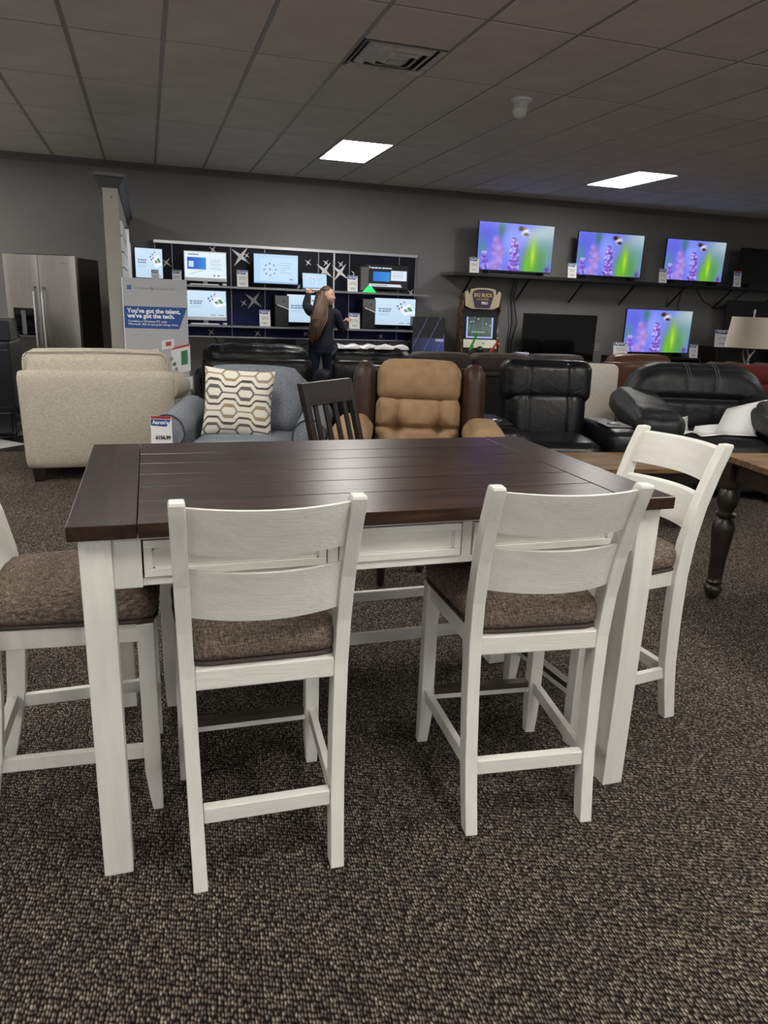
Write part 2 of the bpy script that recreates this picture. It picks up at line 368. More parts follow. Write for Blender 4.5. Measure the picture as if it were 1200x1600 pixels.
# ceiling: backing, lay-in tiles and grid
ceil = struct('ceiling', MB().box(X0, X1, Y0, Y1, CH+.05, CH+.15), TBAR)
GX, GY, DX, DY = -.42, 5.78, .611, 1.2
lights = [(4, 2, 'lit ceiling panel over the computer display wall'), (10, 2, 'lit ceiling panel in front of the wall televisions')]
offl = [(2, -5), (-4, -5), (8, -5), (-4, -8), (2, -8), (8, -8), (-4, -1), (-4, 2), (-9, 2), (14, -1), (0, -2), (6, -3)]  # unseen panels: first placed from the table's shadows, the rest added for brightness
nol = {(a, b) for a, b, _ in lights} | set(offl)
tm = None; rest = MB(); e_ = .004
i0, i1 = math.floor((X0-GX)/DX), math.ceil((X1-GX)/DX); j0, j1 = math.floor((Y0-GY)/DY), math.ceil((Y1-GY)/DY)
def tile_mb(x0, x1, y0, y1, b):
    d = .014; r = lambda k, z: [(x0+k, y0+k, z), (x1-k, y0+k, z), (x1-k, y1-k, z), (x0+k, y1-k, z)]
    return b.loft([r(0, CH+.02), r(0, CH+.004), r(d, CH+.004), r(d+.003, CH-.004)])
for i in range(i0, i1):
    for j in range(j0, j1):
        if (i, j) in nol: continue
        x0, x1, y0, y1 = max(X0, GX+i*DX), min(X1, GX+(i+1)*DX), max(Y0, GY+j*DY), min(Y1, GY+(j+1)*DY)
        if x1-x0 < .05 or y1-y0 < .05: continue
        full = x1-x0 > DX-.01 and y1-y0 > DY-.01
        if (i, j) == (3, -1):            # the tile the air vent is cut into: only its near half remains
            tile_mb(x0, x1, y0, 5.19, MB()).build('ceiling_tile', TILEC, ceil); continue
        vis = j >= -2 and -3 <= i <= 17 and i < (17 if j > 2 else 14 if j > 0 else 10)
        if not vis: tile_mb(x0, x1, y0, y1, rest); continue
        if full:
            if tm is None: tm = tile_mb(-DX/2, DX/2, -DY/2, DY/2, MB()).mesh('ceiling_tile'); tm.materials.append(TILEC)
            o = bpy.data.objects.new('ceiling_tile', tm); C.objects.link(o); o.parent = ceil; o.location = ((x0+x1)/2, (y0+y1)/2, 0)
        else: tile_mb(x0, x1, y0, y1, MB()).build('ceiling_tile', TILEC, ceil)
o = rest.build('ceiling_tiles_beyond', TILEC, ceil); o['kind'] = 'stuff'
for i in range(i0+1, i1): MB().box(GX+i*DX-.012, GX+i*DX+.012, Y0, Y1, CH-.001, CH+.03).build('ceiling_grid_runner', TBAR, ceil)
for j in range(j0+1, j1): MB().box(X0, X1, GY+j*DY-.012, GY+j*DY+.012, CH-.0005, CH+.03).build('ceiling_grid_tee', TBAR, ceil)
GLOW = mat('lit_diffuser', (.9, .9, .9), .5, emit=PANEL_W, emcol=(1, .97, .91))
LFR = mat('light_frame_white', (.7, .7, .7), .4)
def panel(i, j, lab, grp=None):
    x0, y0 = GX+i*DX+.014, GY+j*DY+.014; w_, d_ = DX-.028, DY-.028
    t = thing('ceiling_light', lab, 'light', (x0, y0, CH), 0, grp)
    fr = MB()
    for a in ((0, .018, 0, d_), (w_-.018, w_, 0, d_), (.018, w_-.018, 0, .018), (.018, w_-.018, d_-.018, d_)): fr.box(*a, -.006, .03)
    fr.build('light_frame', LFR, t); MB().box(.018, w_-.018, .018, d_-.018, 0, .02).build('diffuser', GLOW, t)
for i, j, l in lights: panel(i, j, l)
for i, j in offl: panel(i, j, 'unseen lit ceiling panel put in to brighten the room', 'added ceiling panels out of view')
# square louvred air vent
v = thing('ceiling_vent', 'square louvred air vent in the ceiling tiles', 'vent', (1.73, 5.485, CH))
VM = mat('dusty_vent_white', (.62, .62, .62), .5, var=.15, vscale=20); VD = mat('vent_throat', (.05, .053, .06), .8)
MB().box(-.285, .285, -.285, .285, .03, .045).build('throat', VD, v)
def ring(ro, ri, z0, z1, nm):   # outer rim at z0, inner rim at z1
    r = lambda k, z: [(-k, -k, z), (k, -k, z), (k, k, z), (-k, k, z)]
    MB().loft([r(ro, z0), r(ri, z1), r(ri, z1+.004), r(ro+.003, z0+.006)], cap=False).build(nm, VM, v)
ring(.285, .262, -.008, .012, 'vent_frame')
for k, ro in enumerate((.235, .170, .110)): ring(ro, ro-.050, .012-.004*k, -.014-.006*k, 'louvre')
MB().box(-.055, .055, -.055, .055, -.030, -.026).build('centre_plate', VM, v, bevel=.002)
# angled motion sensor on the ceiling
v = thing('ceiling_sensor', 'small white round sensor hanging from the ceiling', 'sensor', (2.99, 6.01, CH))
MB().lathe([(.085, 0), (.085, -.02), (.07, -.03), (.0, -.03)], 24).build('base', WHITEP, v, smooth=True)
MB().lathe([(.05, 0), (.05, -.06), (.045, -.07)], 20, TR(0, 0, -.025)).build('neck', WHITEP, v, smooth=True)
MB().lathe([(.052, .04), (.056, -.05), (.02, -.07)], 20, TR(-.012, -.01, -.075, rx=-.5, ry=.35)).build('sensor_head', WHITEP, v, smooth=True)

# partition wall with column end and crown cap
PX0, PX1, PY0, PZ = -.318, -.192, 7.2, 2.30
pw = struct('wall_partition', MB().box(PX0, PX1, PY0, Y1, 0, PZ+.05), COLM)
cr_ = MB(); lv = [(.0, 0), (.012, 0), (.03, .035), (.05, .075), (.066, .085), (.066, .11), (.0, .115)]
cr_.loft([[(PX0-k, PY0-k, PZ-.005+z), (PX1+k, PY0-k, PZ-.005+z), (PX1+k, Y1-.01, PZ-.005+z), (PX0-k, Y1-.01, PZ-.005+z)] for k, z in lv])
cr_.build('crown_cap', CROWN, pw)
MB().cyl(.006, -.002, .001, 10, TR(-.245, PY0-.001, 2.22, rx=PI/2)).build('screw_head', BLACKP, pw)
# white slat panel and dark panel on its right face
wp = thing('side_display_panel', 'white slatted panel with a black section on the column partition', 'panel', (PX1, 7.3, 0))
for k in range(6): MB().box(0, .02, 0, 1.6, 1.25+k*.135, 1.37+k*.135).build('slat', WHITEP, wp)
MB().box(0, .03, 1.65, 3.4, .9, 2.12).build('black_section', mat('navy_black_panel', (.004, .005, .012), .25), wp)
MB().box(0, .045, 1.6, 1.65, .9, 2.1).build('metal_edge', SILVER, wp); MB().box(0, .045, 2.3, 2.33, .9, 2.0).build('metal_edge', SILVER, wp)

# ------------------------------------------------------------------ counter-height dining table
TXL, TXR, TYF, TYB, TH = -.190, 1.372, 1.617, 2.562, .935
t = thing('dining_table', 'counter-height dining table with dark walnut plank top and white legs', 'table', ((TXL+TXR)/2, (TYF+TYB)/2, 0))
cx, cy = (TXL+TXR)/2, (TYF+TYB)/2
def W(x0, x1, y0, y1, z0, z1, b=None): return (b or MB()).box(x0-cx, x1-cx, y0-cy, y1-cy, z0, z1)
sl, sr, g = -.042, 1.222, .0020
for a, b in ((TXL, sl-g), (sr+g, TXR)): W(a, b, TYF, TYB, .900, TH).build('breadboard_end', WALNUT_Y, t, bevel=.003)
ys = [TYF, 1.805, 1.95, 2.095, 2.24, 2.38, TYB]
for a, b in zip(ys, ys[1:]): W(sl, sr, a+(g if a > TYF else 0), b-(g if b < TYB else 0), .9005, TH-.0006).build('plank', WALNUT, t, bevel=.001)
LW, LD = .069, .069; lx = (-.170, 1.352-LW); ly = (1.645, 2.535-LD)
for x in lx:
    for y in ly: W(x, x+LW, y, y+LD, 0, .9).build('leg', WHITE, t, bevel=.003)
# front apron: fillers, rails, dividers and three drawers
yf = 1.665
for a, b in ((-.101, -.0385), (1.2205, 1.283)): W(a, b, yf-.006, yf+.03, .768, .9).build('filler_block', WHITE, t, bevel=.002)
W(-.0385, 1.2205, yf, yf+.03, .770, .789).build('bottom_rail', WHITEX, t, bevel=.0015)
W(-.0385, 1.2205, yf, yf+.03, .882, .9).build('top_rail', WHITEX, t, bevel=.0015)
for a, b in ((.398, .424), (.757, .784)): W(a, b, yf, yf+.03, .789, .882).build('divider', WHITE, t)
GAP = mat('drawer_gap_shadowline', (.10, .095, .085), .8)
for a, b in ((-.0365, .396), (.426, .755), (.786, 1.2185)):
    d = MB(); a += .002; b -= .002; z0, z1 = .791, .880; k = .020
    for q in ((a, b, z0, z0+k), (a, b, z1-k, z1), (a, a+k, z0+k, z1-k), (b-k, b, z0+k, z1-k)): W(q[0], q[1], yf-.005, yf+.02, q[2], q[3], d)
    dr = d.build('drawer', WHITEX, t, bevel=.0018)
    W(a+k, b-k, yf+.002, yf+.012, z0+k, z1-k).build('drawer_panel', WHITEX, dr)
    m2 = MB()
    for q in ((a+k, b-k, z0+k, z0+k+.004), (a+k, b-k, z1-k-.004, z1-k), (a+k, a+k+.004, z0+k, z1-k), (b-k-.004, b-k, z0+k, z1-k)): W(q[0], q[1], yf-.001, yf+.004, q[2], q[3], m2)
    m2.build('panel_moulding', WHITEX, dr)
W(-.0385, 1.2205, yf+.031, yf+.04, .789, .882).build('drawer_backing', GAP, t)
W(-.101, 1.283, 2.50, 2.525, .768, .9).build('rear_apron', WHITEX, t, bevel=.002)
for x in (-.16, 1.318): W(x, x+.024, 1.714, 2.466, .768, .9).build('side_apron', WHITE, t, bevel=.002)

# ------------------------------------------------------------------ counter chairs (local: front = +y)
def make_chair():
    t = thing('counter_chair', 'x', 'chair', group='white counter chairs around the walnut table')
    # rear posts: sabre curve
    prof = [(0, -.245, .045), (.1, -.226, .048), (.22, -.208, .052), (.4, -.195, .055), (.56, -.19, .056), (.68, -.199, .054), (.8, -.222, .05), (.92, -.260, .046), (.985, -.286, .043), (1.006, -.293, .040), (1.014, -.292, .034)]
    def post_y(z):
        for (z0, y0, d0), (z1, y1, d1) in zip(prof, prof[1:]):
            if z0 <= z <= z1: k = (z-z0)/(z1-z0); return y0+(y1-y0)*k, d0+(d1-d0)*k
    for s in (-1, 1):
        rings = []
        for z, y, d in prof:
            x = s*(.173+.020*min(1, z/1.0)); hw = .0175 if z < 1.01 else .0155
            yy = y
            rings.append([(x-hw, yy, z), (x+hw, yy, z), (x+hw, yy+d, z), (x-hw, yy+d, z)])
        MB().loft(rings).build('rear_post', WHITE, t, bevel=.0025)
        # front leg, tapering below
        x = s*.19
        fr = [[(x-.021*k2 if s > 0 else x-.021, .245-.044*k2, z), (x+.021 if s > 0 else x+.021*k2, .245-.044*k2, z), (x+.021 if s > 0 else x+.021*k2, .245, z), (x-.021*k2 if s > 0 else x-.021, .245, z)] for z, k2 in ((0, .62), (.05, .80), (.13, 1.0), (.578, 1.0))]
        MB().loft(fr).build('front_leg', WHITE, t, bevel=.0025)
    def slat(z0, z1, nm):
        rows = []; n = 12
        for zz, th in ((z0, .018), (z0+(z1-z0)*.5, .02), (z1-.006, .02), (z1, .012)):
            y, d = post_y(zz); hw = .173+.02*zz-.0165
            fr = [(-hw+2*hw*i/n, y+.012-.046*(1-(2*i/n-1)**2), zz) for i in range(n+1)]
            bk = [(p[0], p[1]+th, p[2]) for p in fr]
            rows.append(fr+bk[::-1])
        MB().loft(rows).build(nm, WHITEX, t, smooth=True, ang=35)
    slat(.884, .998, 'top_slat'); slat(.716, .840, 'lower_slat')
    # seat frame
    MB().box(-.167, .167, -.187, -.150, .524, .578).build('rear_seat_rail', WHITEX, t, bevel=.004)
    MB().box(-.17, .17, .206, .240, .524, .578).build('front_seat_rail', WHITEX, t, bevel=.003)
    for s in (-1, 1):
        MB().loft([[(s*(.172)-.011, -.15, z), (s*(.172)+.011, -.15, z), (s*.19+.011, .205, z), (s*.19-.011, .205, z)] for z in (.524, .578)]).build('side_seat_rail', WHITE, t, bevel=.003)
        MB().loft([[(s*.173-.010, -.172, z), (s*.173+.010, -.172, z), (s*.19+.010, .205, z), (s*.19-.010, .205, z)] for z in (.165, .205)]).build('side_stretcher', WHITE, t, bevel=.002)
    MB().box(-.158, .158, -.205, -.178, .167, .209).build('rear_stretcher', WHITEX, t, bevel=.002)
    fs = MB().box(-.171, .171, .208, .234, .165, .203).build('front_stretcher', WHITEX, t, bevel=.002)
    MB().box(-.165, .165, .204, .235, .185, .2045).build('metal_kick_plate', STEEL, fs)
    # cushion, wider at the front
    def warp(q, p):
        k = (q.y+.2)/.4; w_ = .88+.15*k
        return (q.x*w_, q.y, q.z)
    cu = MB().rbox(.415, .425, .088, .040, 14, (.006, .010, .018), TR(0, .040, .621), warp).build('seat_cushion', SEAT, t, smooth=True, ang=80)
    pts = []
    for k in range(41):
        a = 2*PI*k/40; c, s_ = math.cos(a), math.sin(a); ex = .22
        x = math.copysign(abs(c)**ex, c)*.207; y = math.copysign(abs(s_)**ex, s_)*.213
        pts.append((x*(.88+.15*(y+.2)/.4), y+.040, .586))
    MB().tube(pts, .0055, 6).build('piping', PIPE, cu, smooth=True)
    return t
ch = make_chair()
ch.location = (.236, 1.772, 0); ch.rotation_euler.z = math.radians(-1); ch['label'] = 'white slat-back counter chair nearest the camera, front left of walnut table'
dup(ch, (.990, 1.771, 0), math.radians(-5.5), 'white slat-back counter chair at the front right of the walnut table')
dup(ch, (1.516, 2.098, 0), math.radians(95.5), 'white slat-back counter chair at the right end of the walnut table')
dup(ch, (-.264, 2.092, 0), math.radians(-91), 'white counter chair cut off by the left picture edge, seat under walnut table')

# bench on the far side
t = thing('counter_bench', 'white counter bench on the far side of the walnut table', 'bench', (.60, 2.64, 0))
for x in (-.58, .58):
    for y in (-.19, .21):
        MB().loft([[(x-.024*k, y-.024*k, z), (x+.024*k, y-.024*k, z), (x+.024*k, y+.024*k, z), (x-.024*k, y+.024*k, z)] for z, k in ((0, .7), (.06, .88), (.12, 1), (.54, 1))]).build('leg', WHITE, t, bevel=.003)
for y in (-.19, .21):
    MB().box(-.556, .556, y-.012, y+.012, .165, .207).build('stretcher', WHITEX, t, bevel=.002); MB().box(-.556, .556, y-.012, y+.012, .485, .54).build('seat_rail', WHITEX, t, bevel=.002)
for x in (-.58, .58): MB().box(x-.012, x+.012, -.166, .186, .485, .54).build('end_rail', WHITE, t, bevel=.002)
MB().rbox(1.22, .46, .075, .03, 10, (0, 0, .012), TR(0, .01, .578)).build('seat_cushion', SEAT, t, smooth=True, ang=80)

# ------------------------------------------------------------------ dark slat-back chair behind the table (front = +y local)
ang = math.atan2(-.72, .70)-PI/2
t = thing('side_chair', 'dark espresso dining chair with a vertical slat back', 'chair', (1.08, 3.56, 0), ang-.05)
for s in (-1, 1):
    pr = [(0, -.22), (.25, -.20), (.45, -.20), (.7, -.235), (1.0, -.315)]
    MB().loft([[(s*.205-.019, y, z), (s*.205+.019, y, z), (s*.205+.019, y+.034, z), (s*.205-.019, y+.034, z)] for z, y in pr]).build('rear_post', ESPRESSO, t, bevel=.003)
    MB().lathe([(.017, 0), (.02, .012), (.026, .03), (.026, .045), (.018, .055), (.021, .08), (.028, .34), (.028, .43)], 14, TR(s*.21, .2, 0)).build('front_leg', ESPRESSO, t, smooth=True)
    MB().box(s*.21-.012, s*.21+.012, -.19, .19, .38, .43).build('side_rail', ESPRESSO, t)
MB().box(-.2, .2, .19, .214, .38, .43).build('front_rail', ESPRESSO, t)
MB().rbox(.46, .44, .045, .02, 8, (0, 0, .008), TR(0, 0, .452)).build('seat', ESPRESSO, t, smooth=True, ang=60)
yb = lambda z: -.235-(z-.7)/.3*.08
MB().loft([[(-.225, yb(z)-.004, z), (.225, yb(z)-.004, z), (.225, yb(z)+.03, z), (-.225, yb(z)+.03, z)] for z in (.905, 1.02)]).build('top_rail', ESPRESSO, t, bevel=.004)
MB().box(-.19, .19, -.215, -.19, .52, .56).build('lower_rail', ESPRESSO, t)
for k in range(4):
    x = -.13+k*.0867
    MB().loft([[(x-.016, yb(z)+.006, z), (x+.016, yb(z)+.006, z), (x+.016, yb(z)+.020, z), (x-.016, yb(z)+.020, z)] for z in (.55, .72, .91)]).build('back_slat', ESPRESSO, t, bevel=.002)

# ------------------------------------------------------------------ rustic turned-leg tables
def turned_leg(h, s=1):
    p = [(.018, 0), (.030, .015), (.042, .045), (.046, .06), (.040, .078), (.030, .086), (.040, .095), (.042, .105), (.034, .115), (.036, .13), (.040, .24), (.052, .36), (.055, .40), (.048, .44), (.034, .455), (.048, .468), (.050, .48), (.034, .492), (.034, .502), (.05, .53), (.052, .56), (.046, .60), (.038, .612), (.044, .622), (.044, .632)]
    return [(r*s, z*h/.76) for r, z in p]
def rustic_table(name, label, cat, loc, rz, L_, D_, H_, n, ap):
    t = thing(name, label, cat, loc, rz); e = D_/n
    for k in range(n): MB().box(-L_/2, L_/2, -D_/2+k*e+.001, -D_/2+(k+1)*e-.001, H_-.03, H_).build('plank', RUSTIC, t, bevel=.003)
    for sx in (-1, 1):
        for sy in (-1, 1):
            x, y = sx*(L_/2-.055), sy*(D_/2-.055); sc = 1 if H_ > .6 else .8
            l = MB().lathe(turned_leg(H_-.03), 18, TR(x, y, 0)).build('leg', TURNED, t, smooth=True, ang=50)
            MB().box(x-.042*sc, x+.042*sc, y-.042*sc, y+.042*sc, (H_-.03)*.83, H_-.031).build('leg_block', TURNED, l, bevel=.003)
    for s in (-1, 1):
        MB().box(-L_/2+.1, L_/2-.1, s*(D_/2-.055)-.012, s*(D_/2-.055)+.012, H_-.03-ap, H_-.031).build('apron', TURNED, t)
        MB().box(s*(L_/2-.055)-.012, s*(L_/2-.055)+.012, -D_/2+.1, D_/2-.1, H_-.03-ap, H_-.031).build('apron', TURNED, t)
    return t
a9 = math.radians(-9)
# far left leg of this one stands at (2.74, 2.85)
_L, _D = 1.55, 1.0; off = Matrix.Rotation(a9, 3, 'Z') @ Vector((_L/2-.055, -(_D/2-.055), 0))
rustic_table('farmhouse_table', 'rustic plank table with turned black legs at the right picture edge', 'table', (2.745+off.x, 2.86+off.y, 0), a9, _L, _D, .765, 7, .095)
rustic_table('coffee_table', 'low rustic plank coffee table in front of the black recliner', 'coffee table', (2.93, 4.19, 0), math.radians(-7), 1.30, .56, .452, 5, .08)

# ------------------------------------------------------------------ upholstered seats (local: front = -y)
def block_leg(t, x, y, h, m=None, s=.035):
    MB().loft([[(x-s*k, y-s*k, z), (x+s*k, y-s*k, z), (x+s*k, y+s*k, z), (x-s*k, y+s*k, z)] for z, k in ((0, .7), (h, 1))]).build('leg', m or ESPRESSO, t, bevel=.002)
def seam(t, pts, m, r=.004): return MB().tube(pts, r, 6).build('seam', m, t, smooth=True)
CHAM = mat('welt_dark', (.05, .052, .06), .9)
# beige chair seen from behind: local front = +y here
t = thing('beige_armchair', 'beige linen armchair seen from behind at the left', 'armchair', (-.383, 6.0, 0), math.radians(1.5))
MB().rbox(1.115, .16, .745, .035, 10, (0, .008, .004), TR(0, .08, .475), lambda q, p: (q.x*(1+.012*q.z/.37), q.y+.05*max(0, -q.z), q.z)).build('back_panel', BEIGE, t, smooth=True, ang=80)
bc = MB().rbox(1.06, .2, .44, .07, 10, (.01, .03, .02), TR(0, .225, .765)).build('back_cushion', BEIGE, t, smooth=True, ang=80)
for s, yy in ((1, .135), (1, .315)):
    MB().tube([(-.525, yy, .80), (-.52, yy, .93), (-.485, yy, .975), (0, yy, .992), (.485, yy, .975), (.52, yy, .93), (.525, yy, .80)], .006, 6).build('welt', BEIGE, bc, smooth=True)
for s in (-1, 1):
    a = MB().rbox(.20, .80, .52, .06, 8, (.01, 0, .01), TR(s*.47, .55, .37)).build('arm', BEIGE, t, smooth=True, ang=80)
    MB().loft([[(s*(.50+(.13 if s > 0 else .0)*min(1, (y-.5)/.3))+.115*math.cos(q*PI/8), y, .655+.11*math.sin(q*PI/8)) for q in range(16)] for y in (.50, .8, .95, 1.0)]).build('arm_roll', BEIGE, a, smooth=True, ang=60)
MB().rbox(.80, .74, .2, .05, 8, (0, .01, .02), TR(0, .60, .40)).build('seat_cushion', BEIGE, t, smooth=True, ang=80)
MB().box(-.53, .53, .08, .92, .11, .31).build('base', BEIGE, t, bevel=.01)
for x in (-.47, .47):
    for y in (.06, .86): block_leg(t, x, y, .11, s=.045)

# blue-grey armchair with rolled arms
t = thing('blue_grey_armchair', 'blue-grey linen armchair with rolled arms and dark welting', 'armchair', (.676, 5.34, 0), math.radians(-17))
MB().box(-.40, .40, -.40, .34, .10, .30).build('base', BLUEGREY, t, bevel=.015)
MB().rbox(.70, .70, .17, .05, 9, (0, .02, .02), TR(0, -.10, .385)).build('seat_cushion', BLUEGREY, t, smooth=True, ang=80)
MB().rbox(.80, .2, .60, .08, 9, (0, 0, .02), TR(0, .37, .55, rx=-.12)).build('back', BLUEGREY, t, smooth=True, ang=80)
MB().rbox(.72, .2, .48, .085, 9, (.01, .045, .03), TR(0, .22, .68, rx=-.18)).build('back_cushion', BLUEGREY, t, smooth=True, ang=80)
for s in (-1, 1):
    # arm: flared roll, sloping down to the front
    def sec(y, zt, k=1):
        out = []
        for q in range(20):
            an = -PI/2 + 2*PI*q/20; r_ = .115*k
            x, z = .475+r_*math.cos(an), zt-.115+r_*math.sin(an)
            out.append((s*x, y, z))
        return out
    a = MB().loft([sec(-.44, .655, .93), sec(-.43, .66), sec(0, .675), sec(.28, .70)]).build('arm', BLUEGREY, t, smooth=True, ang=50)
    MB().box(s*.445-.075, s*.445+.075, -.42, .34, .10, .58).build('arm_panel', BLUEGREY, a, bevel=.02)
    MB().tube([(s*.365, -.436, .2), (s*.362, -.436, .545)] + [(s*(.475-.112*math.cos(q*PI/10)), -.440, .545+.112*math.sin(q*PI/10)) for q in range(11)] + [(s*.587, -.436, .5), (s*.525, -.436, .44), (s*.52, -.436, .2)], .006, 6).build('welt', CHAM, a, smooth=True)
for x in (-.38, .38):
    for y in (-.36, .34): block_leg(t, x, y, .10)
# patterned throw pillow on it
def hexfn(U, V):
    rows = [(.08, 0), (.36, .5), (.64, 0), (.92, .5), (-.2, .5)]; per = .47
    best = np.full(U.shape, 9.); second = np.full(U.shape, 9.); tone = np.zeros(U.shape)
    for k, (r, o_) in enumerate(rows):
        x = ((U-.15+o_*per) / per + .5) % 1 - .5; x = np.abs(x*per)
        h = np.clip((.135-x)/.066, 0, 1)*.095
        d = np.abs(V-r)-h
        m_ = d < best; second = np.where(m_, best, np.minimum(second, d)); best = np.where(m_, d, best); tone = np.where(m_, k % 2, tone)
    wh, tan, gry, dk = np.array([.84, .82, .77]), np.array([.58, .51, .41]), np.array([.36, .35, .35]), np.array([.30, .26, .23])
    out = np.ones(U.shape+(3,))*wh
    ol = (best > -.036) & (best < .013)
    out[ol & (tone == 0)] = gry; out[ol & (tone == 1)] = tan
    out[(np.abs(second-best) < .036) & (best > .028)] = dk
    return out
PIL = attr_mat('hexagon_print_cloth', 0, .9)
def pillow(label, loc, rot, w_, h_):
    n = 91; U, V = np.meshgrid(np.linspace(0, 1, n), np.linspace(0, 1, n)); vs, cols, fs = [], [], []
    rgb = hexfn(U, V); lin = np.where(rgb <= .04045, rgb/12.92, ((rgb+.055)/1.055)**2.4)
    a, b = U*2-1, V*2-1
    th = .085*np.clip((1-np.abs(a)**2.6)*(1-np.abs(b)**2.6), 0, 1)**.5
    px = a*w_/2*(1-.07*(1-b*b)); pz = b*h_/2*(1-.07*(1-a*a))
    for sg in (-1, 1):
        o0 = len(vs); vs += list(zip(px.ravel(), (sg*th).ravel(), pz.ravel())); cols += [(*c, 1) for c in lin.reshape(-1, 3)]
        fs += [(o0+j*n+i, o0+j*n+i+1, o0+(j+1)*n+i+1, o0+(j+1)*n+i)[::-sg] for j in range(n-1) for i in range(n-1)]
    me = bpy.data.meshes.new('throw_pillow'); me.from_pydata(vs, [], fs); ca = me.color_attributes.new('col', 'FLOAT_COLOR', 'POINT'); ca.data.foreach_set('color', np.array(cols, 'f').ravel())
    me.polygons.foreach_set('use_smooth', [True]*len(me.polygons)); me.materials.append(PIL)
    o = bpy.data.objects.new('throw_pillow', me); C.objects.link(o); o.location = loc; o.rotation_euler = rot
    tag(o, label, 'pillow')
pillow('square throw pillow with brown and grey hexagon pattern on blue-grey armchair', (.590, 5.285, .70), (-.20, .05, math.radians(-14)), .50, .49)

# tan and cocoa wing recliner
def rrot(d): return math.radians(d)
t = thing('tan_recliner', 'tan suede recliner with dark brown wing sides', 'recliner', (1.80, 4.86, 0), rrot(-19))
MB().rbox(.60, .24, .30, .10, 12, (0, .045, .02), TR(0, .06, .885, rx=-.14)).build('head_cushion', SUEDE, t, smooth=True, ang=80)
def tuft(q, p):
    x, y, z = q
    if p[1] < 0:
        for bx in (-.145, .145): y += .075*math.exp(-((x-bx)**2+(z+.02)**2)/.0028) + .024*math.exp(-((x-bx)/.016)**2) + .022*math.exp(-((z+.02)/.018)**2)
    return (x, y, z)
bk = MB().rbox(.60, .22, .42, .09, 48, (0, .04, .01), TR(0, .0, .60, rx=-.14), tuft).build('back_cushion', SUEDE, t, smooth=True, ang=80)
MB().rbox(.56, .6, .2, .07, 10, (0, .02, .03), TR(0, -.34, .40)).build('seat_cushion', SUEDE, t, smooth=True, ang=80)
MB().rbox(.92, .26, .86, .06, 8, (0, 0, 0), TR(0, .22, .56, rx=-.08)).build('back_shell', COCOA, t, smooth=True, ang=80)
for s in (-1, 1):
    MB().rbox(.15, .30, .62, .065, 10, (.01, .02, .02), TR(s*.385, .08, .70, rx=-.1)).build('wing', COCOA, t, smooth=True, ang=80)
    a = MB().rbox(.25, .62, .16, .075, 10, (.01, .02, .03), TR(s*.44, -.36, .585)).build('arm_pad', SUEDE, t, smooth=True, ang=80)
    MB().rbox(.22, .66, .46, .05, 8, (0, 0, 0), TR(s*.44, -.34, .30)).build('arm_side', COCOA, t, smooth=True, ang=80)
MB().box(-.34, .34, -.62, .3, .06, .32).build('base', COCOA, t, bevel=.02)
MB().rbox(.56, .1, .3, .05, 8, (0, .02, 0), TR(0, -.66, .26)).build('footrest', SUEDE, t, smooth=True, ang=80)
MB().box(-.36, .36, -.5, .2, 0, .06).build('mechanism_base', BLACKP, t)

# black power recliner with cup holders
t = thing('black_recliner', 'black leather recliner with chrome cup holders in the arms', 'recliner', (3.01, 5.18, 0), rrot(-14))
def flute(q, p):
    x, y, z = q
    if p[1] < 0:
        for bx in (-.17, .17): y += .014*math.exp(-((x-bx)/.014)**2)
    return (x, y, z)
MB().rbox(.72, .27, .33, .08, 40, (0, .04, .01), TR(0, .12, .865, rx=-.1), flute).build('headrest', BLACKL, t, smooth=True, ang=80)
MB().rbox(.64, .24, .50, .09, 40, (.01, .05, .02), TR(0, .07, .56, rx=-.12), flute).build('back_cushion', BLACKL, t, smooth=True, ang=80)
MB().rbox(.60, .62, .2, .06, 9, (0, .02, .02), TR(0, -.28, .38)).build('seat_cushion', BLACKL, t, smooth=True, ang=80)
MB().rbox(.60, .14, .76, .05, 8, (0, 0, 0), TR(0, .27, .52, rx=-.06)).build('back_shell', BLACKL, t, smooth=True, ang=80)
MB().rbox(.58, .1, .3, .04, 8, (0, .02, 0), TR(0, -.62, .24)).build('footrest', BLACKL, t, smooth=True, ang=80)
for s in (-1, 1):
    a = MB().rbox(.26, .84, .50, .05, 9, (.005, .01, .015), TR(s*.46, -.20, .325)).build('arm', BLACKL, t, smooth=True, ang=80)
    MB().box(s*.46-.10, s*.46+.10, -.42, -.14, .588, .596).build('console_plate', BLACKP, a, bevel=.004)
    MB().lathe([(.045, .585), (.05, .602), (.043, .604), (.04, .59)], 20, TR(s*.46, -.28, 0), cap=False).build('cup_holder', SILVER, a, smooth=True)
MB().box(-.55, .55, -.55, .28, 0, .09).build('base', BLACKP, t)

# oversized charcoal leather armchair
t = thing('charcoal_armchair', 'wide charcoal leather armchair with puffy arms and pale stitching', 'armchair', (4.45, 5.13, 0), rrot(-20))
def puck(q, p):
    x, y, z = q
    if p[1] < 0:
        for bx in (-.11, .13): y += .014*math.exp(-((x-bx)/.018)**2)
        y += .012*math.sin(x*46+z*20)*math.exp(-((abs(x)-.46)/.10)**2)*math.exp(-((z-.02)/.12)**2)
        y += .06*math.exp(-((z-.02)/.028)**2)*(1 if abs(x) < .46 else .2)
    # rounded shoulders
    e = max(0, abs(x)-.30)/.33; z -= .20*e*e if z > 0 else 0
    return (x, y, z)
bk = MB().rbox(1.24, .38, .62, .15, 60, (0, .06, .02), TR(0, .22, .695, rx=-.12), puck).build('back_cushion', CHARL, t, smooth=True, ang=80)
STITCH = mat('pale_stitching', (.14, .14, .145), .8)
ct, st_ = math.cos(-.12), math.sin(-.12)
for bx in (-.11, .13):
    for d_ in (-.012, .012):
        MB().tube([(bx+d_, .22-.02, 1.03), (bx+d_, .10, 1.00), (bx+d_, .02, .93), (bx+d_*1.0, .0, .85), (bx+d_, .035, .755)], .0022, 5).build('stitch_line', STITCH, bk)
